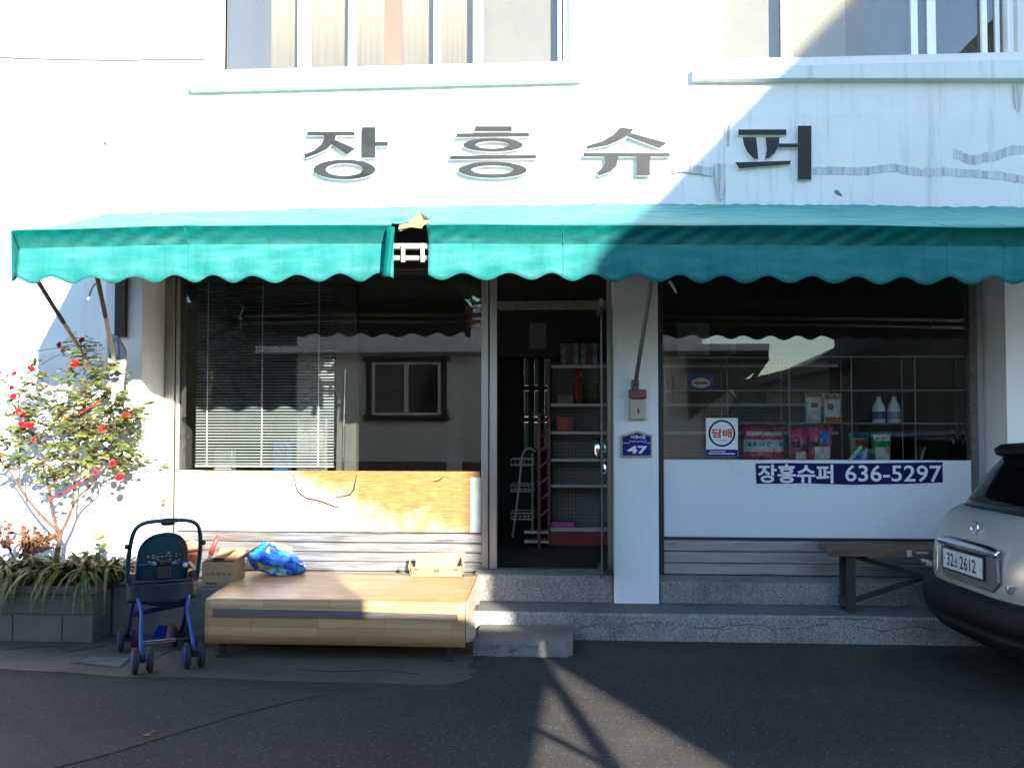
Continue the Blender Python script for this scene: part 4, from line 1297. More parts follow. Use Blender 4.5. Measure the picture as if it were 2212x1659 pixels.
pillow('snack_bag', 'small white and brown snack bag, left of the pair on the middle shelf', 'bag', 1736, 1776, 848, 0.62, zs1, 0.035, whitep, [('brown_top', 0.05, 0.95, 0.84, 0.97, orangep), ('brown_print', 0.3, 0.7, 0.5, 0.66, orangep)], taper=0.2, seed=21, twist=0.01)
pillow('snack_bag', 'small white and brown snack bag with brown foot, right of the pair', 'bag', 1778, 1818, 850, 0.62, zs1, 0.035, whitep, [('brown_top', 0.05, 0.95, 0.8, 0.97, orangep), ('brown_foot', 0.05, 0.95, 0.02, 0.2, orangep), ('brown_print', 0.15, 0.5, 0.45, 0.66, orangep)], taper=0.1, seed=27)
def bleach(px, label, lab):
    X = PX(px, 0.64)
    t = thing('bleach_bottle', (X, 0.64, zs1), label, 'bottle', 'bleach bottles')
    k = (PZ(850, 0.64, px) - zs1) / 0.25
    pr = [(0.02, 0), (0.052, 0.002), (0.054, 0.02), (0.054, 0.11), (0.045, 0.15), (0.028, 0.18), (0.019, 0.20), (0.018, 0.222)]
    MB().lathe([(r, z * k) for r, z in pr], 20, 'z').build('bottle_body', mat('white_bottle', (0.76, 0.78, 0.8), 0.35, 0, .05), t, world=False, smooth=True)
    MB().lathe([(0.021, 0.2225 * k), (0.021, 0.248 * k), (0.016, 0.25 * k)], 16, 'z').build('cap', M['brightblue'], t, world=False)
    MB().lathe([(0.0548, 0.03 * k), (0.0551, 0.032 * k), (0.0551, 0.095 * k), (0.0548, 0.097 * k)], 20, 'z').build('label_sleeve', lab, t, world=False, smooth=True)
bleach(1898, 'white bleach bottle with blue cap and orange-blue label, left of two', mat('blue_orange_label', (0.03, 0.06, 0.30), 0.4, 0, .5, 9))
bleach(1931, 'white bleach bottle with blue cap and pale blue label, right of two', mat('pale_blue_label', (0.20, 0.28, 0.42), 0.4, 0, .2, 20, stretch=(1, 1, 6)))
def wine(px, label):
    X = PX(px, 0.66)
    t = thing('wine_bottle', (X, 0.66, zb0_), label, 'bottle', 'dark bottles at the end of the window')
    MB().lathe([(0.02, 0), (0.036, 0.002), (0.037, 0.19), (0.03, 0.22), (0.014, 0.245), (0.013, 0.285)], 18).build('bottle_body', M['carglass'], t, world=False, smooth=True)
    MB().lathe([(0.0145, 0.262), (0.0145, 0.29), (0.008, 0.292)], 12).build('cap', mat('dull_gold', (0.16, 0.12, 0.05), 0.4, 0.5), t, world=False)
wine(2057, 'dark glass bottle near the right end of the window, left of two')
wine(2079, 'dark glass bottle at the right end of the window, right of two')
# blue box with white oval, papers taped higher up
zs2 = rz[2] + 0.001
t = thing('blue_carton', P(1508, 838, 0.7), 'blue carton with a white oval emblem on the upper left shelf', 'carton')
t.location.z = zs2; MATRIX[t].translation.z = zs2
MB().box(PX(1486, 0.66), PX(1543, 0.66), 0.66, 0.78, zs2, PZ(808, 0.66, 1508)).build('carton_body', mat('violet_blue_card', (0.045, 0.045, 0.24), 0.5), t)
e = [(1514 + 20 * math.cos(2 * math.pi * k / 30), 827 - 10.5 * math.sin(2 * math.pi * k / 30)) for k in range(30)]
MB().prism([P(x, y, 0.657) for x, y in e], (0, 0.002, 0)).build('oval_emblem', whitep, t)
MB().bpx(1500, 825, 1528, 830, 0.6545, 0.6565).build('emblem_print', M['redplastic'], t)
t = thing('posted_notice', P(1497, 768, 0.62), 'pale paper notice hanging inside the upper left of the right window', 'notice')
MB().bpx(1462, 700, 1533, 768, 0.62, 0.624).build('paper', mat('dull_paper', (0.20, 0.215, 0.23), 0.8), t)
t = thing('posted_notice', P(1570, 760, 0.64), 'dark blue poster hanging beside the pale notice inside the window', 'poster')
MB().bpx(1545, 706, 1596, 766, 0.64, 0.644).build('paper', mat('dark_poster', (0.03, 0.035, 0.07), 0.6), t)
MB().bpx(1578, 742, 1590, 764, 0.6375, 0.6395).build('printed_patch', mat('poster_patch', (0.12, 0.13, 0.17), 0.6), t)

# ================================================================== gondola shelving inside, seen through door and window
gy = 2.45
gx0_, gx1_ = PX(1190, gy - 0.35), PX(1792, gy)
gon = thing('gondola_shelf', ((gx0_ + gx1_) / 2, gy, IZ0), 'long pegboard shelf unit with red base inside the shop', 'shelf')
MB().box(gx0_, gx1_, gy, gy + 0.03, IZ0 + 0.18, 2.28).build('pegboard_back', M['pegboard'], gon)
MB().box(gx0_, gx1_, gy - 0.40, gy - 0.03, IZ0, IZ0 + 0.14).build('base', M['redmetal'], gon)
MB().box(gx0_ - 0.01, gx1_ + 0.01, gy - 0.43, gy - 0.001, IZ0 + 0.141, IZ0 + 0.18).build('shelf', M['shelfmetal'], gon)
shz = [PZ(y, gy - 0.35, 1250) for y in (1048, 992, 933, 873, 790)]
for z in shz:
    s = MB().box(gx0_, gx1_, gy - 0.33, gy - 0.001, z - 0.008, z).build('shelf', M['shelfmetal'], gon)
    MB().box(gx0_, gx1_, gy - 0.345, gy - 0.331, z - 0.024, z + 0.006).build('price_rail', M['shelfmetal'], s)
MB().box(gx0_ - 0.04, gx0_ - 0.011, gy - 0.30, gy + 0.02, IZ0, 2.3).build('upright', M['redmetal'], gon)
def inside_box(px0, px1, py0, z, Y, m, label, name='carton', cat='carton', patch=None, d=0.16):
    X0, X1 = PX(px0, Y), PX(px1, Y)
    t = thing(name, ((X0 + X1) / 2, Y + d / 2, z), label, cat)
    MB().box(X0, X1, Y, Y + d, z + 0.001, PZ(py0, Y, (px0 + px1) / 2)).build('carton_body' if name == 'carton' else 'packet', m, t, bevel=0.004)
    if patch:
        MB().box(X0 + (X1 - X0) * 0.3, X0 + (X1 - X0) * 0.72, Y - 0.003, Y - 0.0005, z + 0.02, z + (PZ(py0, Y, px0) - z) * 0.8).build('printed_patch', patch, t)
    return t
bw = mat('blue_white_card', (0.22, 0.23, 0.28), 0.5, 0, 0.5, 6)
bp = mat('maroon_print', (0.14, 0.03, 0.04), 0.5)
fy = gy - 0.30
inside_box(1211, 1250, 742, shz[4], fy, bw, 'blue and white carton with maroon patch on the top shelf, nearer the rack', patch=bp)
inside_box(1254, 1291, 742, shz[4], fy, bw, 'blue and white carton with maroon patch on the top shelf by the glass door', patch=bp)
inside_box(1203, 1238, 900, shz[2], fy, M['redplastic'], 'red packet lying on the shelf behind the open door', 'red_packet', 'packet', M['orangeplastic'])
inside_box(1192, 1240, 1127, IZ0 + 0.18, gy - 0.40, mat('pink_card', (0.55, 0.10, 0.36), 0.5), 'flat pink box on the lowest shelf inside the door', 'pink_box', 'box')
inside_box(1204, 1238, 852, shz[3], fy, mat('grey_tray', (0.22, 0.21, 0.19), 0.6), 'grey open tray on the shelf below the cartons', 'grey_tray', 'tray')
def inside_bottle(px, pyt, z, m, cm, label):
    X = PX(px, fy)
    h = PZ(pyt, fy, px) - z
    t = thing('sauce_bottle', (X, fy + 0.05, z), label, 'bottle', 'bottles on the upper shelf')
    MB().lathe([(0.02, 0.001), (0.033, 0.004), (0.034, h * 0.55), (0.026, h * 0.68), (0.012, h * 0.82), (0.012, h * 0.88)], 14).build('bottle_body', m, t, world=False, smooth=True)
    MB().lathe([(0.014, h * 0.881), (0.014, h), (0.009, h + 0.002)], 10).build('cap', cm, t, world=False)
yc = mat('yellow_cap', (0.40, 0.32, 0.06), 0.4)
inside_bottle(1255, 806, shz[3], mat('amber_glass', (0.11, 0.10, 0.09), 0.3), yc, 'pale bottle with a yellow cap on the upper shelf, middle of three')
inside_bottle(1247, 794, shz[3], M['redplastic'], M['redmetal'], 'slim red bottle behind the yellow-capped bottle on the shelf')
inside_bottle(1288, 822, shz[3], mat('olive_glass', (0.09, 0.09, 0.03), 0.3), yc, 'olive bottle with a yellow cap next to the open glass door')
inside_box(1436, 1452, 815, shz[3], fy, mat('tin', (0.14, 0.12, 0.08), 0.5), 'brown tin at the left edge of the right window shelf', 'brown_tin', 'tin', None, 0.1)
inside_box(1456, 1484, 813, shz[3], fy, mat('dark_jar', (0.10, 0.07, 0.05), 0.4), 'dark brown jar carton behind the blue carton on the inner shelf', 'brown_carton', 'carton', None, 0.1)
inside_box(1655, 1730, 848, shz[3], fy, mat('yellow_pack', (0.26, 0.19, 0.07), 0.5, 0, .3), 'row-long yellow packet on the inner shelf behind the snack bags', 'yellow_packet', 'packet', None, 0.15)

# red slanted magazine rack and white wire basket stand
rr = thing('magazine_rack', (PX(1172, 1.9), 1.95, IZ0), 'red metal rack with slanted wire shelves left of the pegboard shelf', 'rack')
for px, y in ((1164, 1.8), (1186, 2.0)):
    MB().box(PX(px, y) - 0.014, PX(px, y) + 0.014, y, y + 0.03, IZ0, PZ(895, y, 1170)).build('post', M['redmetal'], rr)
for k, py in enumerate((905, 935, 965, 1000, 1035, 1070, 1105)):
    a, b = P(1163, py + 12, 1.83), P(1187, py - 6, 2.03)
    MB().tube([a, b], 0.010, 6).build('wire_shelf', M['shelfmetal'], rr)
    MB().tube([a + Vector((0.0, 0.05, 0)), b + Vector((0, 0.05, 0))], 0.008, 6).build('wire_shelf', M['shelfmetal'], rr)
for py in (1150, 1170):
    a = P(1165, py, 1.85)
    MB().box(a.x - 0.15, a.x + 0.09, 1.85, 2.05, a.z - 0.012, a.z + 0.012).build('foot_shelf', M['shelfmetal'], rr)
ws = thing('wire_stand', (PX(1125, 1.7), 1.7, IZ0), 'white wire basket stand inside the door', 'stand')
wm = mat('white_wire', (0.34, 0.33, 0.30), 0.4)
MB().tube([P(1107, 1160, 1.62), P(1118, 1080, 1.62), P(1128, 985, 1.62), P(1134, 972, 1.62), P(1144, 968, 1.62), P(1156, 975, 1.62)], 0.010, 7).build('post', wm, ws)
MB().tube([P(1150, 1150, 1.95), P(1150, 1060, 1.95), P(1150, 980, 1.95)], 0.010, 7).build('post', wm, ws)
for py in (992, 1048, 1108):
    a, b = P(1104, py, 1.6), P(1152, py, 1.6)
    bk = MB()
    for zz in (0.0, 0.06):
        bk.tube([(a.x, 1.6, a.z - zz), (b.x, 1.6, a.z - zz), (b.x, 1.9, a.z - zz), (a.x, 1.9, a.z - zz), (a.x, 1.6, a.z - zz)], 0.006, 5)
    for q in range(6):
        xx = a.x + (b.x - a.x) * q / 5
        bk.tube([(xx, 1.6, a.z), (xx, 1.6, a.z - 0.06), (xx, 1.9, a.z - 0.06)], 0.0035, 4)
    bk.build('basket', wm, ws)
t = thing('hanging_paper', P(1162, 753, 2.45), 'pale speckled paper hanging from the beam inside the door', 'paper')
MB().bpx(1143, 698, 1180, 753, 2.46, 2.466).build('paper', mat('speckled_paper', (0.22, 0.22, 0.20), 0.8, 0, .3, 40), t)
t = thing('red_lantern', P(1025, 700, 0.75), 'small dark red box hanging by a cord in the top corner of the left window', 'hanging box')
MB().bpx(1003, 656, 1034, 678, 0.72, 0.80).build('upper_box', M['redmetal'], t, bevel=0.006)
MB().bpx(1008, 686, 1036, 706, 0.72, 0.80).build('lower_box', M['redmetal'], t, bevel=0.006)
MB().tube([P(1003, 665, 0.715), P(1001, 700, 0.715), P(998, 735, 0.715), P(1005, 756, 0.715)], 0.006, 5).build('cord', M['redmetal'], t)

# venetian blind in the left window
by = 0.56
bl = thing('venetian_blind', P(570, 1012, by), 'grey-blue venetian blind in the left half of the left shop window', 'blind')
bx0, bx1 = PX(424, by), PX(722, by)
bz0, bz1 = PZ(1008, by, 570), zt - 0.02
ns = 62
first = None
for i in range(ns):
    z = bz0 + 0.03 + (bz1 - bz0 - 0.06) * i / (ns - 1)
    if first is None:
        mb = MB()
        mb.grid(lambda u, v: ((bx1 - bx0) * (u - 0.5), -0.0125 + 0.025 * v, 0.0028 * math.sin(math.pi * v) + (0.5 - v) * -0.013), 1, 4)
        first = mb.build('slat', M['blind'], bl, world=False, smooth=True)
        o = first
    else:
        o = copy_of(first, bl)
    o.location = Vector(((bx0 + bx1) / 2, by, z)) - MATRIX[bl].translation
    o.rotation_euler = (rnd.uniform(-0.05, 0.05), rnd.uniform(-0.0015, 0.0015), 0)
MB().box(bx0, bx1, by - 0.014, by + 0.014, bz0 - 0.004, bz0 + 0.014).build('bottom_rail', M['blind'], bl)
MB().box(bx0, bx1, by - 0.02, by + 0.02, bz1 - 0.01, bz1 + 0.02).build('head_rail', M['blind'], bl)
for px in (449, 567, 689):
    X = PX(px, by)
    MB().box(X - 0.004, X + 0.004, by - 0.0165, by - 0.0148, bz0, bz1).build('ladder_tape', M['white'], bl)
# goods standing behind the blind
def behind(px0, px1, pyt, m, label, name, cat, Y=0.85):
    X0, X1 = PX(px0, Y), PX(px1, Y)
    t = thing(name, ((X0 + X1) / 2, Y, 1.16), label, cat)
    MB().box(X0, X1, Y, Y + 0.15, 1.16, PZ(pyt, Y, (px0 + px1) / 2)).build('packet', m, t, bevel=0.02, seg=3)
tb = thing('window_table', (-2.6, 0.95, IZ0), 'narrow table behind the blind in the left window', 'table')
MB().box(-3.5, -1.9, 0.75, 1.3, 1.13, 1.158).build('table_top', M['shelfmetal'], tb)
for x in (-3.45, -1.95):
    for y in (0.78, 1.27): MB().box(x - 0.02, x + 0.02, y - 0.02, y + 0.02, IZ0, 1.13).build('leg', M['shelfmetal'], tb)
behind(590, 622, 955, bluep, 'blue and white packet behind the blind, near its middle', 'blue_packet', 'packet')
behind(462, 500, 972, whitep, 'white packet behind the left part of the blind', 'white_packet', 'packet')
behind(640, 700, 905, mat('grey_appliance', (0.30, 0.30, 0.3), 0.5), 'grey appliance behind the right part of the blind', 'grey_appliance', 'appliance', 0.95)

# ================================================================== low wooden platform
FL, FR_ = P(443, 1294, -1.2), P(1005, 1300, -1.2)
BL, BR = Vector((-2.76, 0.05, 0.42)), Vector((-0.84, 0.03, 0.42))
zt_ = 0.42
plat = thing('low_platform', ((FL.x + FR_.x) / 2, -0.55, 0.0), 'low platform bench wrapped in wood-look vinyl in front of the left window', 'platform')
def top(u, v):
    a, b = FL.lerp(FR_, u), BL.lerp(BR, u)
    p = a.lerp(b, v)
    return Vector((p.x, p.y, zt_ + 0.004 * noise.noise(Vector((p.x * 2, p.y * 3, 1))) - 0.004))
mb = MB()
rows = []
for k in range(6):                             # skirt, rounded front edge, top
    rows.append(('f', k / 5))
nu = 40
vs_rows = []
def front_pt(u, h):
    a = FL.lerp(FR_, u)
    return Vector((a.x, a.y + 0.004 * noise.noise(Vector((a.x * 3, h * 4, 2))) - 0.002 * (1 - h) * math.sin(u * 7), h))
for h in (0.112, 0.2, 0.3, 0.385):
    vs_rows.append([front_pt(i / nu, h + (0.002 * noise.noise(Vector((i * 0.35, 1, 1))) if h < 0.15 else 0)) for i in range(nu + 1)])
for dy, dz in ((0.004, 0.40), (0.016, 0.412), (0.032, 0.417)):
    vs_rows.append([front_pt(i / nu, 0.39) * 1 + Vector((0, dy, dz - 0.39)) for i in range(nu + 1)])
for j in range(1, 11):
    vs_rows.append([top(i / nu, j / 10) for i in range(nu + 1)])
for r in vs_rows: mb.v += r
for j in range(len(vs_rows) - 1):
    for i in range(nu):
        a = j * (nu + 1) + i
        mb.f.append((a, a + 1, a + nu + 2, a + nu + 1))
sheet = mb.build('vinyl_sheet', M['woodsheet'], plat, smooth=True, solid=0.003)
# side boards and peeling right flap
rb = MB()
rb.prism([FL + Vector((0.012, 0.02, -0.02)), BL + Vector((0.012, 0, -0.02)), BL + Vector((0.012, 0, -0.20)), FL + Vector((0.012, 0.02, -0.29))], (0.02, 0, 0))
rb.prism([FR_ + Vector((-0.03, 0.02, -0.02)), BR + Vector((-0.03, 0, -0.02)), BR + Vector((-0.03, 0, -0.20)), FR_ + Vector((-0.03, 0.02, -0.29))], (0.02, 0, 0))
rb.prism([FL + Vector((0.03, 0.012, -0.02)), FR_ + Vector((-0.03, 0.012, -0.02)), FR_ + Vector((-0.03, 0.012, -0.29)), FL + Vector((0.03, 0.012, -0.29))], (0, 0.02, 0))
rb.build('box_frame', M['benchleg'], plat)
def flapp(u, v):
    a, b = FR_ + Vector((0.004, 0.01, -0.002)), BR + Vector((0.004, 0, -0.002))
    p = a.lerp(b, u)
    out = 0.035 * math.sin(math.pi * min(1, u * 1.3)) * v + 0.02 * math.sin(u * 9) * v
    return Vector((p.x + out, p.y, p.z - 0.006 - (0.27 - 0.10 * u + 0.04 * math.sin(u * 8)) * v))
MB().grid(flapp, 20, 8).build('side_flap', mat('vinyl_back', (0.50, 0.36, 0.27), 0.6, 0, .1), plat, smooth=True, solid=0.003)
st = [P(460, 1314, -1.212), P(700, 1319, -1.212), P(988, 1327, -1.212), P(989, 1341, -1.212), P(700, 1335, -1.212), P(460, 1331, -1.212)]
MB().prism(st, (0, 0.008, 0)).build('dark_strip', mat('grey_brown_strip', (0.125, 0.095, 0.09), 0.6, 0, .2, 6, stretch=(1, 1, 14)), plat)
for (x, y, z0_) in ((P(482, 1400, -1.12).x, -1.12, 0.0), (P(972, 1400, -1.12).x, -1.12, 0.0), (-2.66, -0.25, SZ + 0.004), (-0.93, -0.25, SZ + 0.004)):
    MB().box(x - 0.022, x + 0.022, y - 0.022, y + 0.022, z0_ + 0.02, 0.40).build('leg', M['darkmetal'], plat)
    MB().box(x - 0.04, x + 0.04, y - 0.035, y + 0.035, z0_ + 0.001, z0_ + 0.019).build('foot', M['darkmetal'], plat)

# crumpled blue bag on the platform
cx, cy = P(596, 1220, -0.05).x, -0.05
t = thing('crumpled_bag', (cx, cy, zt_), 'crumpled bright blue printed plastic bag on the back of the platform', 'bag')
def blob(u, v, k=1.0, lift=0):
    th, ph = u * 2 * math.pi, (v - 0.5) * math.pi
    d = Vector((math.cos(ph) * math.cos(th), math.cos(ph) * math.sin(th), math.sin(ph)))
    r = 1 + 0.30 * noise.noise(d * 1.7 + Vector((3, 1, 4))) + 0.36 * (0.5 - abs(noise.noise(d * 3.1 + Vector((1, 7, 2))))) + 0.22 * (0.5 - abs(noise.noise(d * 7.5)))
    p = Vector((d.x * 0.185, d.y * 0.11, d.z * 0.115)) * r * k
    p.z = max(p.z + 0.085, 0.002 + 0.002 * abs(d.x)) + lift
    p.z -= 0.05 * (p.x / 0.2)
    return Vector((cx + p.x, cy + p.y, zt_ + max(0.002, p.z)))
bagm, nt, b = base_mat('printed_blue_bag', (0.02, 0.12, 0.6), 0.22)
v = coords(nt)
nt.links.new(ramp(nt, noise_out(nt, v, 6, 4, 0.5), [(0.38, (0.012, 0.06, 0.42)), (0.47, (0.02, 0.16, 0.72)), (0.56, (0.03, 0.30, 0.80)), (0.62, (0.015, 0.05, 0.40)), (0.74, (0.04, 0.36, 0.75))]), b.inputs['Base Color'])
bump(nt, b, noise_out(nt, v, 24, 4, 0.7), 0.7, 0.012)
MB().grid(blob, 60, 36).build('bag_body', bagm, t, smooth=True)
pm, nt, b = base_mat('bag_print', (0.4, 0.4, 0.05), 0.3)
v = coords(nt)
nt.links.new(ramp(nt, noise_out(nt, v, 16, 3, 0.5), [(0.36, (0.55, 0.27, 0.02)), (0.47, (0.34, 0.50, 0.04)), (0.55, (0.05, 0.34, 0.45)), (0.65, (0.5, 0.48, 0.06))]), b.inputs['Base Color'])
MB().grid(lambda u, v: blob(0.66 + 0.19 * u, 0.34 + 0.14 * v, 1.025), 12, 8).build('printed_corner', pm, t, smooth=True)
MB().prism([P(575, 1173, -0.10), P(600, 1176, -0.05), P(630, 1184, -0.05), P(632, 1193, -0.06), P(605, 1187, -0.08), P(578, 1180, -0.11)], (0, 0.03, 0.01)).build('inner_card', M['cardin'], t, bevel=0.004)

# small open carton tray
A, B = P(889, 1242, -0.10), P(996, 1240, -0.10)
t = thing('carton_tray', ((A.x + B.x) / 2, -0.05, zt_), 'small open brown cardboard tray at the right end of the platform', 'cardboard tray', None)
ax0, ax1 = P(889, 1240, -0.12).x, P(996, 1240, -0.12).x
MB().box(ax0, ax1, -0.12, 0.06, zt_ + 0.001, zt_ + 0.005).build('tray_bottom', M['cardin'], t)
MB().prism([(ax0, -0.12, zt_ + 0.006), (ax1, -0.12, zt_ + 0.006), (ax1, -0.125, zt_ + 0.085), (ax0, -0.125, zt_ + 0.075)], (0, 0.004, 0)).build('front_wall', M['card'], t)
MB().prism([(ax0, 0.055, zt_ + 0.006), (ax1, 0.055, zt_ + 0.006), (ax1, 0.11, zt_ + 0.165), (ax0, 0.11, zt_ + 0.155)], (0, 0.004, 0)).build('back_flap', M['cardin'], t)
MB().prism([(ax0 - 0.001, -0.115, zt_ + 0.006), (ax0 - 0.001, 0.05, zt_ + 0.006), (ax0 - 0.045, 0.06, zt_ + 0.11), (ax0 - 0.03, -0.09, zt_ + 0.07)], (-0.004, 0, 0)).build('side_flap', M['card'], t)
MB().prism([(ax1 + 0.001, -0.115, zt_ + 0.006), (ax1 + 0.001, 0.05, zt_ + 0.006), (ax1 - 0.02, 0.07, zt_ + 0.14), (ax1 + 0.004, -0.115, zt_ + 0.08)], (0.004, 0, 0)).build('side_flap', M['card'], t)
pk = mat('carton_print', (0.10, 0.055, 0.03), 0.7)
w_ = ax1 - ax0
for (u0, u1, a, b_) in ((0.05, 0.15, 0.05, 0.062), (0.46, 0.5, 0.035, 0.06), (0.51, 0.56, 0.035, 0.06), (0.84, 0.95, 0.05, 0.064)):
    MB().box(ax0 + w_ * u0, ax0 + w_ * u1, -0.1275, -0.1262, zt_ + a, zt_ + b_).build('printed_mark', pk, t)

# open cardboard box, tall bin, stick behind the stroller
bx = P(436, 1250, -0.38).x
t = thing('open_carton', (bx + 0.14, -0.45, SZ), 'open cardboard box with raised flaps between the stroller and the platform', 'cardboard box', rz=0.0)
X0, X1, Y0, Y1, ZT = bx, bx + 0.255, -0.40 + 0.02, -0.12, PZ(1214, -0.38, 460)
Z0 = SZ + 0.006
MB().box(X0, X1, Y0, Y0 + 0.005, Z0, ZT).build('box_wall', M['card'], t)
MB().box(X0, X1, Y1 - 0.005, Y1, Z0, ZT).build('box_wall', M['card'], t)
MB().box(X0, X0 + 0.005, Y0 + 0.006, Y1 - 0.006, Z0, ZT).build('box_wall', M['card'], t)
MB().box(X1 - 0.005, X1, Y0 + 0.006, Y1 - 0.006, Z0, ZT).build('box_wall', M['card'], t)
MB().box(X0 + 0.006, X1 - 0.006, Y0 + 0.006, Y1 - 0.006, Z0, Z0 + 0.005).build('box_bottom', M['card'], t)
MB().prism([(X0, Y0 + 0.002, ZT + 0.001), (X0, Y1, ZT + 0.001), (X0 + 0.20, Y1 - 0.01, ZT + 0.085), (X0 + 0.18, Y0 + 0.02, ZT + 0.055)], (0, 0, 0.004)).build('box_flap', M['card'], t)
MB().prism([(X1, Y0 + 0.002, ZT + 0.001), (X1, Y1, ZT + 0.001), (X1 + 0.13, Y1, ZT + 0.115), (X1 + 0.13, Y0 + 0.02, ZT + 0.095)], (-0.004, 0, 0.003)).build('box_flap', M['cardin'], t)
MB().prism([(X0 + 0.02, Y1, ZT + 0.001), (X1 - 0.02, Y1, ZT + 0.001), (X1 - 0.02, Y1 + 0.09, ZT + 0.07), (X0 + 0.02, Y1 + 0.09, ZT + 0.07)], (0, 0.004, 0)).build('box_flap', M['cardin'], t)
rp = mat('faded_red_print', (0.26, 0.09, 0.06), 0.8)
for k in range(5):
    MB().box(X0 + 0.03 + k * 0.045, X0 + 0.055 + k * 0.045, Y0 - 0.0015, Y0 - 0.0003, ZT - 0.10, ZT - 0.082).build('printed_mark', rp, t)
MB().box(X0 + 0.035, X0 + 0.12, Y0 - 0.0015, Y0 - 0.0003, ZT - 0.175, ZT - 0.158).build('printed_mark', pk, t)

bc = P(388, 1180, -0.02)
t = thing('plastic_bin', (bc.x, -0.16, SZ), 'terracotta round plastic bin with a lid behind the stroller', 'bin')
zl = PZ(1178, -0.16, 388)
r1 = 0.235
MB().lathe([(0.19, 0.003), (0.20, 0.01), (r1 - 0.02, zl - SZ - 0.03), (r1 - 0.01, zl - SZ - 0.005)], 32, c=(0, 0, 0)).build('bin_body', M['terracotta'], t, world=False, smooth=True)
MB().lathe([(r1 + 0.008, zl - SZ - 0.02), (r1 + 0.012, zl - SZ), (r1 + 0.005, zl - SZ + 0.012), (0.15, zl - SZ + 0.035), (0.02, zl - SZ + 0.045)], 32).build('lid', mat('terracotta_lid', (0.50, 0.20, 0.12), 0.45), t, world=False, smooth=True)
MB().tube([P(346, 1196, -0.41), P(392, 1194, -0.42), P(440, 1188, -0.36)], 0.007, 6).build('dark_strap', M['black'], t)
t = thing('cream_lid', (bc.x + 0.03, -0.16, zl + 0.045), 'small cream plastic sheet lying on the terracotta bin lid', 'sheet')
MB().box(-0.10, 0.10, -0.09, 0.09, 0.002, 0.02).build('sheet_body', mat('cream_sheet', (0.52, 0.46, 0.30), 0.5), t, world=False, bevel=0.01)
t = thing('red_handled_stick', P(441, 1226, -0.28), 'stick with a red grip leaning out of the cardboard box', 'stick')
MB().tube([P(441, 1236, -0.28), P(455, 1198, -0.27)], 0.012, 8).build('shaft', M['creampole'], t)
MB().tube([P(455, 1197.5, -0.27), P(463, 1176, -0.265), P(472, 1156, -0.26)], [0.019, 0.018, 0.016], 10).build('grip', mat('red_grip', (0.5, 0.05, 0.05), 0.4), t, smooth=True)

# ================================================================== stroller
sc = Vector((-2.925, -1.245, 0.004))
sr = thing('stroller', sc, 'old dark teal child stroller with blue legs and twin wheels, seen from behind', 'stroller', None, rz=R(31))
def S(mb, name, m, smooth=False, bevel=0.0, parent=None, solid=0.0):
    for q in mb.v:                     # long legs below a compact upper part
        z = q.z
        if z > 0.13:
            for (a, b_), (c, d_) in (((0.13, 0.13), (0.315, 0.425)), ((0.315, 0.425), (0.465, 0.56)), ((0.465, 0.56), (1.2, 1.162))):
                if z <= c:
                    q.z = b_ + (z - a) * (d_ - b_) / (c - a)
                    break
            q.x *= 1 - 0.13 * min(1.0, (z - 0.13) / 0.2)
    o = mb.build(name, m, sr, world=False, smooth=smooth, bevel=bevel, solid=solid)
    if parent is not None:
        o.parent = parent
    return o
def sm(pts, n=5):                      # smooth a polyline
    pts = [Vector(p) for p in pts]
    out = []
    for i in range(len(pts) - 1):
        p0, p1, p2, p3 = pts[max(i - 1, 0)], pts[i], pts[i + 1], pts[min(i + 2, len(pts) - 1)]
        for k in range(n):
            t = k / n
            out.append(0.5 * ((2 * p1) + (p2 - p0) * t + (2 * p0 - 5 * p1 + 4 * p2 - p3) * t * t + (3 * p1 - p0 - 3 * p2 + p3) * t ** 3))
    out.append(pts[-1])
    return out
hpts = [(-0.265, -0.02, 0.46), (-0.27, -0.08, 0.62), (-0.262, -0.16, 0.80), (-0.235, -0.21, 0.92), (-0.17, -0.23, 0.972), (-0.06, -0.235, 0.985), (0.06, -0.235, 0.985), (0.17, -0.23, 0.972), (0.235, -0.21, 0.92), (0.262, -0.16, 0.80), (0.27, -0.08, 0.62), (0.265, -0.02, 0.46)]
hd = S(MB().tube(sm(hpts), 0.0175, 10), 'handle', M['navyblue'], True)
S(MB().lathe([(0.022, -0.05), (0.03, -0.03), (0.03, 0.03), (0.022, 0.05)], 12, 'x', (0, -0.236, 0.975)), 'handle_release', M['black'], True, parent=hd)
for s in (-1, 1):
    S(MB().lathe([(0.015, 0), (0.022, 0.006), (0.022, 0.02), (0.012, 0.03)], 12, 'x', (s * 0.275 - (0.03 if s < 0 else 0), -0.15, 0.775)), 'hinge_knob', M['black'], True)
# moulded backrest with slots
bw_, bh0, bh1 = 0.185, 0.42, 0.862
slots = [(-0.125, -0.105, .66, .68), (-0.09, -0.065, .675, .684), (-0.09, -0.065, .655, .665), (-0.04, -0.02, .69, .702), (0.02, 0.045, .69, .702), (-0.055, -0.035, .665, .675), (-0.025, -0.008, .665, .675), (0.005, 0.025, .665, .675), (0.035, 0.058, .665, .675),
         (-0.055, -0.04, .642, .65), (0.035, 0.055, .642, .65), (0.085, 0.105, .68, .69), (0.085, 0.105, .66, .668), (0.12, 0.135, .668, .682), (0.085, 0.10, .62, .63), (0.115, 0.128, .62, .63), (-0.12, -0.09, .62, .632), (-0.08, -0.06, .62, .632)]
mb = MB()
NX, NZ = 74, 88
idx = {}
def bp(i, j):
    if (i, j) in idx: return idx[(i, j)]
    x, z = -bw_ + 2 * bw_ * i / NX, bh0 + (bh1 - bh0) * j / NZ
    y = -0.02 + 0.07 * (x / bw_) ** 2 - 0.10 * (z - bh0) / (bh1 - bh0)
    mb.v.append(Vector((x, y, z)))
    idx[(i, j)] = len(mb.v) - 1
    return idx[(i, j)]
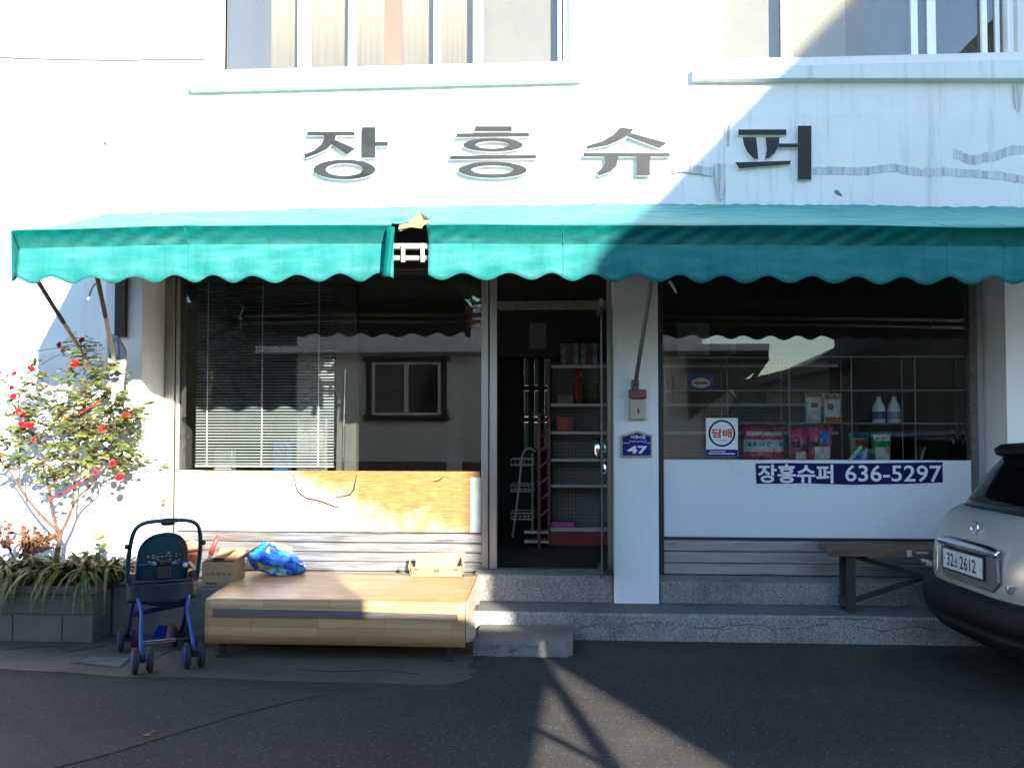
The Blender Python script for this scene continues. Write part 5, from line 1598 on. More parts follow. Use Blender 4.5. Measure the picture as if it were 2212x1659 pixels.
for i in range(NX):
    for j in range(NZ):
        x, z = -bw_ + 2 * bw_ * (i + 0.5) / NX, bh0 + (bh1 - bh0) * (j + 0.5) / NZ
        q = (z - 0.66) / (bh1 - 0.66)
        if q > 0 and (abs(x) / bw_) ** 2.2 + q ** 2.2 > 1: continue
        if any(a < x < b and c < z < d for a, b, c, d in slots): continue
        mb.f.append((bp(i, j), bp(i + 1, j), bp(i + 1, j + 1), bp(i, j + 1)))
bk = S(mb, 'backrest', M['navyblue'], True, solid=0.012)
rim = [(-bw_, 0.05, bh0), (-bw_, 0.0, 0.64)] + [(-bw_ * math.cos(a) ** 0.9 if a < math.pi / 2 else bw_ * abs(math.cos(a)) ** 0.9, -0.02 + 0.07 * math.cos(a) ** 2 - 0.06 - 0.04 * math.sin(a), 0.66 + 0.202 * math.sin(a) ** 0.9) for a in [math.pi * k / 16 for k in range(1, 16)]] + [(bw_, 0.0, 0.64), (bw_, 0.05, bh0)]
S(MB().tube(rim, 0.011, 8), 'backrest_rim', M['navyblue'], True, parent=bk)
S(MB().box(-0.055, 0.055, -0.075, -0.035, 0.47, 0.585), 'pouch', M['black'], bevel=0.01)
S(MB().box(-0.05, 0.05, -0.095, -0.045, 0.588, 0.645), 'recline_catch', M['black'], bevel=0.014)
S(MB().tube([(-0.185, -0.055, 0.60), (-0.052, -0.07, 0.605)], 0.010, 8), 'recline_bar', M['darkblue'])
S(MB().tube([(0.052, -0.07, 0.605), (0.185, -0.055, 0.60)], 0.010, 8), 'recline_bar', M['darkblue'])
for s in (-1, 1):
    S(MB().box(s * 0.075 - 0.018, s * 0.075 + 0.018, -0.088, -0.062, 0.595, 0.622), 'blue_clip', mat('dusty_blue', (0.06, 0.17, 0.25), 0.5), bevel=0.004)
S(MB().lathe([(0.008, -0.02), (0.018, -0.012), (0.018, 0.012), (0.008, 0.02)], 10, 'z', (0.16, -0.085, 0.585)), 'pale_knob', M['creampole'], True)
# moulded seat bucket and tray
M['bucket'] = mat('dark_teal_bucket', (0.005, 0.018, 0.026), 0.45, 0, 0.25, 6)
mb = MB()
def bucket(u, v):
    a = math.pi * (u - 0.5)
    x = 0.262 * math.sin(a) * (1 - 0.03 * (1 - v))
    y = -0.07 - 0.015 * math.cos(a) + 0.10 * (1 - math.cos(a)) ** 2
    return (x, y, 0.300 + 0.165 * v + 0.01 * math.sin(u * 9))
mb.grid(bucket, 24, 6)
S(mb, 'seat_bucket', M['bucket'], True, solid=0.014)
S(MB().tube(sm([(-0.27, 0.05, 0.455), (-0.20, -0.075, 0.462), (0, -0.105, 0.465), (0.20, -0.075, 0.462), (0.27, 0.05, 0.455)]), 0.012, 8), 'bucket_rim', M['black'], True)
for x in (-0.10, -0.035, 0.035, 0.10):
    S(MB().box(x - 0.009, x + 0.009, -0.094, -0.084, 0.385, 0.402), 'drain_slot', M['black'])
    S(MB().box(x - 0.009, x + 0.009, -0.094, -0.084, 0.345, 0.362), 'drain_slot', M['black'])
S(MB().box(-0.19, 0.19, -0.05, 0.30, 0.30, 0.318), 'seat_base', M['black'], bevel=0.01)
S(MB().box(-0.21, 0.21, 0.24, 0.30, 0.34, 0.40), 'front_tray', M['navyblue'], bevel=0.015)
for s in (-1, 1):
    S(MB().tube(sm([(s * 0.255, 0.0, 0.50), (s * 0.235, 0.0, 0.42), (s * 0.205, 0.06, 0.34), (s * 0.20, 0.16, 0.24), (s * 0.185, 0.37, 0.105)]), 0.0135, 8), 'leg', M['darkblue'], True)
    S(MB().tube(sm([(s * 0.215, 0.00, 0.40), (s * 0.19, -0.07, 0.33), (s * 0.165, -0.13, 0.27), (s * 0.17, -0.22, 0.20), (s * 0.165, -0.33, 0.105)]), [0.016] * 5 + [0.014] * 16, 8), 'leg', M['brightblue'], True)
    S(MB().box(s * 0.235 - 0.03, s * 0.235 + 0.03, -0.05, 0.06, 0.43, 0.53), 'hinge', M['black'], bevel=0.02)
    S(MB().tube([(s * 0.27, -0.04, 0.50), (s * 0.245, 0.16, 0.56), (s * 0.225, 0.28, 0.50)], 0.012, 8), 'armrest', M['navyblue'])
S(MB().tube([(-0.197, 0.165, 0.235), (0.197, 0.165, 0.265)], 0.011, 8), 'cross_bar', M['darkblue'])
S(MB().tube([(-0.168, -0.19, 0.155), (0.0, -0.19, 0.155), (0.168, -0.19, 0.155)], 0.004, 6), 'brake_wire', M['black'])
S(MB().tube([(-0.12, 0.05, 0.118), (0.10, 0.05, 0.118)], 0.011, 8), 'axle_bar', mat('pale_tube', (0.55, 0.55, 0.62), 0.3, 0.3))
tyre = [(0.050, -0.017), (0.074, -0.018), (0.084, -0.011), (0.0865, 0.0), (0.084, 0.011), (0.074, 0.018), (0.050, 0.017)]
for s in (-1, 1):
    for (yy_, xx_) in ((-0.335, 0.165), (0.375, 0.185)):
        S(MB().tube([(s * xx_ - 0.055, yy_, 0.0875), (s * xx_ + 0.055, yy_, 0.0875)], 0.009, 8), 'axle', M['black'])
        S(MB().box(s * xx_ - 0.016, s * xx_ + 0.016, yy_ - 0.018, yy_ + 0.018, 0.075, 0.125), 'wheel_fork', M['black'], bevel=0.005)
        for d in (-1, 1):
            w = S(MB().lathe(tyre, 24, 'x'), 'wheel', M['rubber'], True)
            w.location = (s * xx_ + d * 0.047, yy_, 0.0875)
            r_ = MB().lathe([(0.010, -0.021), (0.030, -0.019), (0.052, -0.0185), (0.054, 0), (0.052, 0.0185), (0.030, 0.019), (0.010, 0.021)], 20, 'x').build('rim', M['brightblue'], None, world=False, smooth=True)
            r_.location = (0, 0, 0)
            for vtx in r_.data.vertices: pass
            r_.parent = w
            # the builder moved the mesh to its base: put it back on the axle
            zmin = min(vx.co.z for vx in r_.data.vertices)
            for vx in r_.data.vertices: vx.co.z += -0.054 - zmin

# plastic dustpan behind the stroller
dp = G(352, 1380, 0.004)
t = thing('dustpan', (dp.x, -0.52, 0.004), 'blue and orange plastic dustpan lying behind the stroller', 'dustpan')
MB().prism([P(328, 1378, -0.60), P(356, 1380, -0.60), P(362, 1350, -0.50), P(342, 1350, -0.50)], (0, 0.012, 0.004)).build('pan', M['blue'], t, bevel=0.004)
MB().prism([P(357, 1380, -0.60), P(384, 1380, -0.60), P(390, 1350, -0.50), P(363, 1350, -0.50)], (0, 0.012, 0.004)).build('pan', M['orangeplastic'], t, bevel=0.004)
MB().prism([P(336, 1350, -0.5), P(396, 1340, -0.5), P(386, 1330, -0.47), P(345, 1336, -0.47)], (0, 0.03, 0.01)).build('rear_wall', M['redplastic'], t, bevel=0.004)
MB().tube([P(384, 1338, -0.49), P(392, 1315, -0.46), P(396, 1298, -0.44)], [0.012, 0.009, 0.008], 7).build('handle', M['redplastic'], t)

# ================================================================== planter with rose, strap-leaved clumps and dry shrub
PYF = G(150, 1388)[1]
pz = PZ(1262, PYF, 120)
plx1 = PX(201, PYF, 1320)
pl = thing('block_planter', (-4.6, PYF + 0.3, 0), 'raised concrete block planter against the wall at the left', 'planter')
rowsz = [(0.004, 0.20), (0.212, pz - 0.075)]
for r, (za, zb) in enumerate(rowsz):
    x = plx1
    w = 0.39
    first = True
    while x > -6.4:
        ww = w * (0.62 if (first and r == 0) else 1.0)
        o = MB().box(x - ww + 0.010, x, PYF + rnd.uniform(-0.004, 0.004), PYF + 0.12, za, zb).build('block', M['block'], pl, bevel=0.006)
        x -= ww
        first = False
MB().box(-6.4, plx1 - 0.006, PYF + 0.012, PYF + 0.118, 0.0, pz - 0.076).build('mortar', mat('mortar', (0.11, 0.105, 0.10), 0.95), pl)
MB().box(-6.4, plx1 + 0.008, PYF - 0.012, PYF + 0.135, pz - 0.072, pz - 0.01).build('coping', mat('coping_concrete', (0.20, 0.16, 0.14), 0.9, 0, .3, 5, .4, 40), pl, bevel=0.008)
for k in range(2):
    MB().box(plx1 - 0.12, plx1 - 0.002, PYF + 0.128 + k * 0.30, PYF + 0.42 + k * 0.30, 0.004, pz - 0.073).build('side_block', M['block'], pl, bevel=0.006)
mb = MB()
mb.grid(lambda u, v: (-6.4 + (plx1 + 6.38) * u, PYF + 0.12 + (-0.06 - PYF - 0.13) * v, pz - 0.03 + 0.03 * noise.noise(Vector((u * 20, v * 5, 0)))), 60, 10)
mb.build('soil', M['soil'], pl, smooth=True)
# plinth block between planter and step
t = thing('plinth_block', P(238, 1385, -0.55), 'low concrete plinth between the planter and the stroller', 'plinth')
MB().box(plx1 + 0.012, -2.72, -0.50, -0.05, 0.0, 0.37).build('plinth_body', M['block'], t, bevel=0.012)

# rose bush
ry = -0.46
base = P(122, 1232, ry)
rose = thing('rose_bush', (base.x, base.y, pz - 0.03), 'tall rose bush with small green leaves and red flowers in the planter', 'rose bush')
crown = [(175, 745, 42, 26), (185, 800, 60, 40), (130, 860, 80, 45), (60, 800, 26, 18), (55, 850, 48, 34), (220, 850, 55, 48), (110, 925, 95, 48), (205, 915, 75, 52), (255, 890, 40, 60), (300, 890, 26, 22), (40, 930, 44, 44),
         (110, 985, 90, 48), (205, 975, 80, 42), (270, 960, 36, 42), (255, 1010, 40, 20), (320, 1010, 36, 14), (130, 1030, 60, 26), (20, 985, 30, 40), (282, 905, 32, 22), (240, 800, 26, 24), (312, 890, 16, 16)]
trunk = [P(122, 1238, ry), P(123, 1205, ry), P(127, 1175, ry), P(131, 1150, ry)]
MB().tube([trunk[0] - Vector((0, 0, 0.04))] + trunk, [0.030, 0.026, 0.023, 0.021, 0.020], 10).build('trunk', M['bark'], rose, smooth=True)
fork = trunk[-1]
mains = [[(131, 1150), (105, 1128), (72, 1092), (45, 1055), (22, 1022), (5, 1000), (-10, 975)], [(130, 1152), (116, 1120), (109, 1085), (107, 1058), (120, 1040), (136, 1022), (150, 985)],
         [(131, 1150), (146, 1120), (158, 1092), (172, 1070), (196, 1050), (208, 1035), (206, 1010), (200, 960)], [(109, 1085), (104, 1050), (92, 1000), (70, 940), (55, 870)], [(158, 1092), (160, 1040), (170, 960), (185, 870), (180, 790), (176, 740)],
         [(206, 1030), (230, 985), (255, 920), (285, 895), (310, 888)], [(45, 1055), (40, 1000), (45, 930), (40, 880)], [(170, 960), (140, 900), (110, 850), (70, 800)], [(185, 870), (215, 840), (240, 800)], [(200, 985), (260, 1005), (320, 1008)],
         [(127, 1160), (100, 1120), (60, 1105), (20, 1090)]]
tips = []
for k, br in enumerate(mains):
    d = rnd.uniform(-0.16, 0.12)
    pts = []
    for i, (x, y) in enumerate(br):
        f_ = min(1, i / 3) if k < 3 else 1
        pts.append(P(x + rnd.uniform(-1, 1), y, ry + (d * f_ if k < 3 else 0.5 * d)))
    pts = sm(pts, 4)
    r0 = (0.016, 0.014, 0.015, 0.009, 0.010, 0.008, 0.008, 0.007, 0.006, 0.006, 0.007)[k]
    MB().tube(pts, [r0 * (1 - 0.75 * i / (len(pts) - 1)) for i in range(len(pts))], 7).build('branch', M['bark'], rose, smooth=True)
    tips += pts[len(pts) // 2::3]
tw = MB()
leaf = MB()
def add_leaf(mb, p, d, size, up):
    d = d.normalized()
    s = d.cross(up)
    if s.length < 1e-3: s = d.cross(Vector((0.2, 0.1, 1)))
    s.normalize()
    n_ = s.cross(d)
    L, Wd = size, size * 0.36
    pts = [p, p + d * L * 0.35 + s * Wd - n_ * 0.08 * L, p + d * L * 0.75 + s * Wd * 0.75 - n_ * 0.12 * L, p + d * L - n_ * 0.16 * L, p + d * L * 0.75 - s * Wd * 0.75 - n_ * 0.12 * L, p + d * L * 0.35 - s * Wd - n_ * 0.08 * L,
           p + d * L * 0.5 + n_ * 0.02 * L]
    mb.add(pts, [(0, 1, 6), (1, 2, 6), (2, 3, 6), (3, 4, 6), (4, 5, 6), (5, 0, 6)])
for (cx_, cy_, rx_, ry_) in crown:
    nspr = max(4, int(rx_ * ry_ / 84))
    for q in range(nspr):
        a, rr_ = rnd.uniform(0, 6.283), math.sqrt(rnd.random())
        px, py = cx_ + rx_ * rr_ * math.cos(a), cy_ + ry_ * rr_ * math.sin(a)
        Y = ry + rnd.gauss(0, 0.13)
        Y = min(Y, -0.1)
        p = P(px, py, Y)
        dirn = Vector((rnd.uniform(-1, 1), rnd.uniform(-1, 0.6), rnd.uniform(-0.3, 0.9))).normalized()
        # nearest tip gives a thin twig
        tp = min(tips, key=lambda z: (z - p).length)
        if (tp - p).length < 0.45 and rnd.random() < 0.75:
            mid = tp.lerp(p, 0.5) + Vector((rnd.uniform(-.03, .03), rnd.uniform(-.03, .03), 0.02))
            tw.tube([tp, mid, p], [0.0035, 0.0028, 0.0018], 4, False)
        ln = rnd.uniform(0.05, 0.11)
        e = p + dirn * ln
        tw.tube([p, e], [0.0018, 0.0012], 4, False)
        sd = dirn.cross(Vector((0, 0, 1)))
        if sd.length < .01: sd = Vector((1, 0, 0))
        sd.normalize()
        for k in range(3):
            c_ = p.lerp(e, (k + 0.4) / 3)
            for s_ in (-1, 1):
                if rnd.random() < 0.12: continue
                add_leaf(leaf, c_, sd * s_ + dirn * 0.6 + Vector((rnd.uniform(-.3, .3), rnd.uniform(-.3, .3), rnd.uniform(-.4, .2))), rnd.uniform(0.036, 0.062), Vector((rnd.uniform(-.5, .5), rnd.uniform(-.6, .2), 1)))
        add_leaf(leaf, e, dirn + Vector((0, 0, -0.2)), rnd.uniform(0.036, 0.058), Vector((rnd.uniform(-.5, .5), rnd.uniform(-.6, .2), 1)))
tw.build('twigs', M['bark'], rose).__setitem__('kind', 'stuff')
leaf.build('foliage', M['leaf'], rose, fix=False).__setitem__('kind', 'stuff')
# flowers
fm = MB()
for ring_, (n_, r_, tilt, h_) in enumerate(((5, 0.012, 0.15, 0.03), (6, 0.022, 0.5, 0.027), (7, 0.032, 0.9, 0.018))):
    for k in range(n_):
        a = 6.283 * (k + 0.37 * ring_) / n_
        ca, sa = math.cos(a), math.sin(a)
        def pet(u, v):
            w = (u - 0.5) * 2
            wd = r_ * 0.95 * math.sin(math.pi * (0.12 + 0.80 * v)) * w
            out = r_ * (0.25 + math.sin(tilt) * v * 1.1) - 0.25 * abs(w) ** 2 * r_
            up = h_ * (v * math.cos(tilt) + 0.25 * v) - (0.004 if v > .9 else 0)
            return (ca * out - sa * wd, sa * out + ca * wd, up)
        fm.grid(pet, 4, 4)
fproto = None
fl_px = [(165, 787, 1.15), (131, 746, 0.95), (178, 736, 0.85), (66, 798, 1.0), (32, 808, 0.75), (26, 838, 0.6), (30, 858, 0.95), (42, 890, 0.9), (52, 897, 0.9), (46, 917, 0.85), (64, 921, 1.1), (223, 927, 1.15), (272, 901, 1.1), (244, 1002, 0.9), (259, 1032, 1.05), (72, 950, 0.5), (-4, 805, 0.7), (0, 985, 0.7)]
for (px, py, s_) in fl_px:
    p = P(px, py, ry - 0.16)
    e = Euler((R(rnd.uniform(40, 80)), R(rnd.uniform(-25, 25)), rnd.uniform(-0.8, 0.8)))
    if fproto is None:
        fproto = fm.build('rose_flower', M['petal'], rose, world=False, smooth=True, fix=False)
        o = fproto
    else:
        o = copy_of(fproto, rose)
    o.location = p - MATRIX[rose].translation
    o.rotation_euler = e
    o.scale = (s_, s_, s_)
# red ribbons tied round the branches
for pts in ([(110, 1078), (140, 1062), (170, 1046), (196, 1028), (207, 1014), (203, 1006)], [(112, 1074), (108, 1082), (116, 1086)], [(138, 905), (165, 898), (195, 880), (222, 862)], [(205, 1026), (214, 1020), (218, 1005)]):
    MB().tube([P(x, y, ry - 0.11) for x, y in pts], 0.0065, 5).build('ribbon', M['ribbon'], rose)

# strap-leaved clumps
def clump(px, py, Y, n, L, label, seed, front=0.55):
    r = random.Random(seed)
    c_ = P(px, py, Y)
    c_.z = pz - 0.03
    t = thing('strap_leaf_clump', c_, label, 'plant', 'strap-leaved clumps in the planter')
    mb = MB()
    for k in range(n):
        a = r.uniform(-math.pi, 0) if r.random() < front else r.uniform(0, math.pi)
        d = Vector((math.cos(a), math.sin(a) * (1.0 if a < 0 else 0.4), 0))
        ln = L * r.uniform(0.6, 1.25)
        wd = r.uniform(0.010, 0.021)
        up = r.uniform(0.35, 1.0)
        p = c_ + Vector((r.uniform(-0.09, 0.09), r.uniform(-0.06, 0.06), 0.0))
        ang = math.atan(2.2 * up)
        m_ = 9
        side_ = d.cross(Vector((0, 0, 1)))
        if side_.length < .01: side_ = Vector((1, 0, 0))
        side_.normalize()
        side_ = (side_ + d * r.uniform(-.4, .4)).normalized()
        pts = []
        bend = r.uniform(1.3, 3.2)
        for i in range(m_ + 1):
            s = i / m_
            pts.append(p.copy())
            th = ang - bend * s ** 1.15 * 1.15
            th = max(th, -1.5)
            st_ = d * math.cos(th) + Vector((0, 0, math.sin(th)))
            p = p + st_ * ln / m_
            if p.z < 0.03: p.z = 0.03
            if p.y > -0.08: p.y = -0.08
            # blades rest on the coping, then hang in front of it
            if p.z < pz + 0.005 and p.y > PYF - 0.03: p.z = pz + 0.005
        b0 = len(mb.v)
        for i, q in enumerate(pts):
            w = wd * (0.5 + 0.5 * min(1, i / 2)) * (1 - (i / m_) ** 3 * 0.92)
            mb.v += [q - side_ * w, q + Vector((0, 0, -0.25 * w)), q + side_ * w]
        for i in range(m_):
            for h in range(2):
                a_ = b0 + i * 3 + h
                mb.f.append((a_, a_ + 1, a_ + 4, a_ + 3))
    o = mb.build('blades', M['blade'], t, smooth=True, fix=False)
    o['kind'] = 'stuff'
    return t
clump(25, 1225, PYF + 0.20, 80, 0.62, 'strap-leaved clump hanging over the planter at the far left edge', 1, 0.7)
clump(95, 1225, PYF + 0.20, 70, 0.52, 'strap-leaved clump left of the rose trunk', 2, 0.65)
clump(160, 1225, PYF + 0.18, 80, 0.62, 'strap-leaved clump right of the rose trunk with long hanging blades', 3, 0.75)
clump(215, 1225, PYF + 0.22, 76, 0.60, 'strap-leaved clump at the planter corner nearest the stroller', 4, 0.65)
clump(262, 1240, -0.30, 60, 0.46, 'short strap-leaved clump just behind the stroller handle', 5, 0.6)
# young leafy plant
c_ = P(190, 1200, PYF + 0.35); c_.z = pz - 0.02
t = thing('leafy_seedling', c_, 'pale green young leafy plants sprouting right of the rose trunk', 'plant')
mb = MB()
for (x, y) in ((152, 1205), (170, 1202), (186, 1200), (196, 1196), (205, 1205), (215, 1180), (214, 1160), (216, 1210), (165, 1215)):
    p = P(x, y, PYF + 0.4)
    MB().tube([(p.x, p.y, pz - 0.04), (p.x + 0.005, p.y, p.z)], 0.004, 5).build('stem', M['youngleaf'], t)
    for k in range(7):
        a = rnd.uniform(0, 6.283)
        add_leaf(mb, p + Vector((0, 0, rnd.uniform(-.05, .02))), Vector((math.cos(a), math.sin(a), 0.5)), rnd.uniform(0.05, 0.075), Vector((0, -0.4, 1)))
mb.build('foliage', M['youngleaf'], t, fix=False)['kind'] = 'stuff'
# dry brown shrub
c_ = P(45, 1220, ry + 0.06); c_.z = pz - 0.02
t = thing('dried_shrub', c_, 'withered brown shrub with curled leaves left of the rose trunk', 'shrub')
mb = MB()
for q in range(15):
    x, y = rnd.choice([(15, 1165), (40, 1172), (62, 1160), (50, 1190), (20, 1185), (78, 1160), (92, 1165), (28, 1150), (58, 1178), (100, 1150), (5, 1140)])
    p = P(x + rnd.uniform(-8, 8), y + rnd.uniform(-8, 8), ry + 0.06 + rnd.uniform(-0.1, 0.1))
    MB().tube([c_ + Vector((rnd.uniform(-.06, .1), 0, 0)), c_.lerp(p, 0.5) + Vector((0, 0, 0.03)), p], [0.006, 0.005, 0.003], 5).build('stem', M['dryleaf'], t)
    for k in range(17):
        d = Vector((rnd.uniform(-1, 1), rnd.uniform(-1, 1), rnd.uniform(-1, 1)))
        add_leaf(mb, p + d * 0.042, d + Vector((0, 0, -0.6)), rnd.uniform(0.035, 0.06), Vector((rnd.uniform(-1, 1), rnd.uniform(-1, 1), 0.4)))
mb.build('foliage', M['dryleaf'], t, fix=False)['kind'] = 'stuff'

# fallen dry leaf on the road
c_ = G(305, 1586, 0.006)
mb = MB()
add_leaf(mb, c_, Vector((1, 0.1, 0.12)), 0.07, Vector((0, 0.2, 1)))
add_leaf(mb, c_ + Vector((0.02, 0.01, 0)), Vector((0.7, 0.6, 0.3)), 0.05, Vector((0, 0.2, 1)))
tag(mb.build('fallen_leaf', M['dryleaf'], None, fix=False), 'small curled brown leaf lying alone on the asphalt road', 'leaf')

# ================================================================== wooden bench on the right
bY0, bY1 = -0.30, -0.02
zbn = PZ(1184, bY0, 1850)
X0, X1 = PX(1787, bY0, 1190), PX(1787, bY0, 1190) + 1.5
t = thing('wooden_bench', ((X0 + X1) / 2, -0.16, SZ + 0.004), 'weathered wooden trestle bench on the step beside the parked car', 'bench')
MB().box(X0, X1, bY0, bY1 + 0.02, zbn - 0.045, zbn).build('seat_plank', M['benchwood'], t, bevel=0.006)
MB().box(X0 + 0.002, X1, bY0 - 0.012, bY0 - 0.001, zbn - 0.062, zbn - 0.012).build('edge_board', M['benchwood'], t, bevel=0.003)
for k in range(14):
    x = X0 + 0.05 + k * 0.10 + rnd.uniform(-.02, .02)
    MB().lathe([(0.006, -0.004), (0.007, 0.0), (0.004, 0.001)], 8, 'y', (x, bY0 - 0.0125, zbn - 0.036 + rnd.uniform(-.006, .006))).build('nail', M['crack'], t)
MB().box(P(1958, 1195, bY0).x, P(1968, 1195, bY0).x, bY0 - 0.015, bY0 - 0.0125, zbn - 0.06, zbn - 0.01).build('white_patch', M['creampole'], t)
MB().box(P(1978, 1195, bY0).x, P(2004, 1195, bY0).x, bY0 - 0.015, bY0 - 0.0125, zbn - 0.035, zbn - 0.022).build('white_patch', M['creampole'], t)
for xl in (PX(1838, bY0 + 0.03, 1260), X1 - 0.22):
    for y in (bY0 + 0.012, bY1 - 0.06):
        MB().prism([(xl - 0.028, y, zbn - 0.046), (xl + 0.032, y, zbn - 0.046), (xl + 0.032, y, SZ + 0.005), (xl - 0.028, y, SZ + 0.005)], (0, 0.045, 0)).build('leg', M['benchleg'], t, bevel=0.004)
    MB().box(xl - 0.05, xl + 0.04, bY0 + 0.06, bY1 - 0.065, SZ + 0.04, SZ + 0.11).build('foot_rail', M['benchleg'], t, bevel=0.004)
    MB().box(xl - 0.06, xl + 0.06, bY0 + 0.06, bY1 - 0.065, zbn - 0.08, zbn - 0.046).build('top_rail', M['benchleg'], t, bevel=0.004)
xa, xb = PX(1838, bY0 + 0.03, 1260) + 0.035, X1 - 0.255
for (za, zb, y) in ((zbn - 0.07, SZ + 0.12, -0.20), (SZ + 0.07, zbn - 0.08, -0.155)):
    MB().prism([(xa, y, za - 0.018), (xb, y, zb - 0.018), (xb, y, zb + 0.018), (xa, y, za + 0.018)], (0, 0.035, 0)).build('cross_brace', M['benchleg'], t)

# ================================================================== parked car
phi = R(5.0)
car = thing('parked_car', (2.365, -1.50, 0), 'silver sport utility car parked at the right, seen from behind', 'car', None, rz=phi)
Lc = 4.35
def ringz(xr, xf, hw, z, rc=0.30, bow=0.07, n=64):
    """outline at height z, rear first: list of (x, y, z)"""
    out = []
    cxm = (xr + xf) / 2
    hl = (xf - xr) / 2
    for k in range(n):
        a = 2 * math.pi * (k + 0.5) / n
        # superellipse with exponent for boxy plan, angle 0 at the rear
        c, s = math.cos(a), math.sin(a)
        ex_, ey_ = 2 / 8.5, 2 / 5.2
        x = -abs(c) ** ex_ * (1 if c > 0 else -1)
        y = abs(s) ** ey_ * (1 if s > 0 else -1)
        px = cxm + hl * x
        if c > 0: px += bow * (y) ** 2 * 1.0
        else: px -= 0.25 * y * y
        out.append(Vector((px, hw * y, z)))
    return out
def loft(levels, cap0=True, cap1=True, n=64):
    mb = MB()
    for lv in levels: mb.v += ringz(*lv, n=n)
    for j in range(len(levels) - 1):
        for k in range(n):
            k2 = (k + 1) % n
            mb.f.append((j * n + k, j * n + k2, (j + 1) * n + k2, (j + 1) * n + k))
    if cap0: mb.f.append(tuple(range(n - 1, -1, -1)))
    if cap1: mb.f.append(tuple(range((len(levels) - 1) * n, len(levels) * n)))
    return mb
def C_(mb, name, m, smooth=True, bevel=0.0, parent=None, solid=0.0):
    o = mb.build(name, m, car, world=False, smooth=smooth, bevel=bevel, solid=solid)
    if parent: o.parent = parent
    return o
bodyL = [(0.10, Lc - 0.1, 0.885, 0.50), (0.085, Lc - 0.08, 0.905, 0.58), (0.075, Lc - 0.07, 0.912, 0.66), (0.08, Lc - 0.08, 0.915, 0.76), (0.095, Lc - 0.10, 0.91, 0.86), (0.125, Lc - 0.18, 0.90, 0.94), (0.165, Lc - 0.35, 0.882, 1.01), (0.205, Lc - 0.6, 0.86, 1.055), (0.26, Lc - 0.9, 0.825, 1.085)]
body = C_(loft(bodyL), 'body', M['silver'])
bumpL = [(0.36, Lc - 0.35, 0.68, 0.20), (0.22, Lc - 0.2, 0.80, 0.23), (0.10, Lc - 0.08, 0.875, 0.29), (0.035, Lc - 0.01, 0.905, 0.36), (0.03, Lc - 0.01, 0.908, 0.385), (0.065, Lc - 0.03, 0.885, 0.395), (0.065, Lc - 0.03, 0.885, 0.405), (0.012, Lc, 0.922, 0.415), (0.0, Lc, 0.928, 0.50), (0.008, Lc, 0.926, 0.565), (0.03, Lc - 0.02, 0.92, 0.592), (0.06, Lc - 0.05, 0.905, 0.600)]
C_(loft(bumpL), 'bumper', M['carblack'])
ghL = [(0.275, Lc - 1.05, 0.812, 1.078), (0.33, Lc - 1.25, 0.785, 1.16), (0.43, Lc - 1.5, 0.735, 1.30), (0.51, Lc - 1.7, 0.69, 1.40), (0.575, Lc - 1.82, 0.655, 1.465), (0.63, Lc - 1.9, 0.615, 1.50)]
gh = C_(loft(ghL), 'window_glass', M['carglass'])
rfL = [(0.60, Lc - 1.86, 0.64, 1.475), (0.62, Lc - 1.88, 0.645, 1.49), (0.70, Lc - 1.98, 0.60, 1.53), (0.95, Lc - 2.2, 0.45, 1.555)]
C_(loft(rfL), 'roof', M['silver'])
# spoiler over the rear glass
def spl(u, v):
    y = 0.60 * (2 * u - 1)
    d = (abs(2 * u - 1)) ** 5
    prof = [(0.70, 1.525), (0.51, 1.512), (0.465, 1.485), (0.48, 1.455), (0.66, 1.43)]
    k = v * 4
    i = min(int(k), 3)
    f_ = k - i
    x = prof[i][0] + (prof[i + 1][0] - prof[i][0]) * f_
    z = prof[i][1] + (prof[i + 1][1] - prof[i][1]) * f_
    return (x + 0.17 * d, y, z - 0.03 * d - 0.010 * (2 * u - 1) ** 2)
C_(MB().grid(spl, 30, 8), 'spoiler', M['carblack'], solid=0.01)
# silver pillars beside the rear window: strips lying on the glass
def on_loft(levels, k, z, n=64, off=0.006):
    for a, b in zip(levels[:-1], levels[1:]):
        if a[3] <= z <= b[3]:
            t = (z - a[3]) / (b[3] - a[3])
            pa, pb = ringz(*a, n=n), ringz(*b, n=n)
            k0 = int(math.floor(k)) % n
            k1 = (k0 + 1) % n
            f_ = k - math.floor(k)
            p = pa[k0].lerp(pa[k1], f_).lerp(pb[k0].lerp(pb[k1], f_), t)
            ce = Vector((2.2, 0, p.z))
            d = (p - ce)
            d.z = 0
            if abs(p.y) < 0.55: d = Vector((-1, 0, 0.4))
            else: d = Vector((-0.6, 0.8 if p.y > 0 else -0.8, 0.3))
            return p + d.normalized() * off
    return None
for s in (1, -1):
    def pil(u, v, s=s):
        z = 1.085 + 0.34 * v
        ka = 13.3 + 0.4 * v            # outer edge
        kb = 10.6 + 2.3 * v           # inner edge
        k = ka + (kb - ka) * u
        k = k if s > 0 else 63 - k
        return on_loft(ghL, k, z)
    C_(MB().grid(pil, 6, 14), 'rear_pillar', M['silver'], solid=0.004)
    def lamp(u, v, s=s):
        z = 0.80 + 0.235 * v
        ka, kb = 14.0, 9.4 + 0.6 * v
        k = ka + (kb - ka) * u
        k = k if s > 0 else 63 - k
        return on_loft(bodyL, k, z, off=0.010)
    C_(MB().grid(lamp, 8, 10), 'tail_light', M['taillight'], solid=0.012)
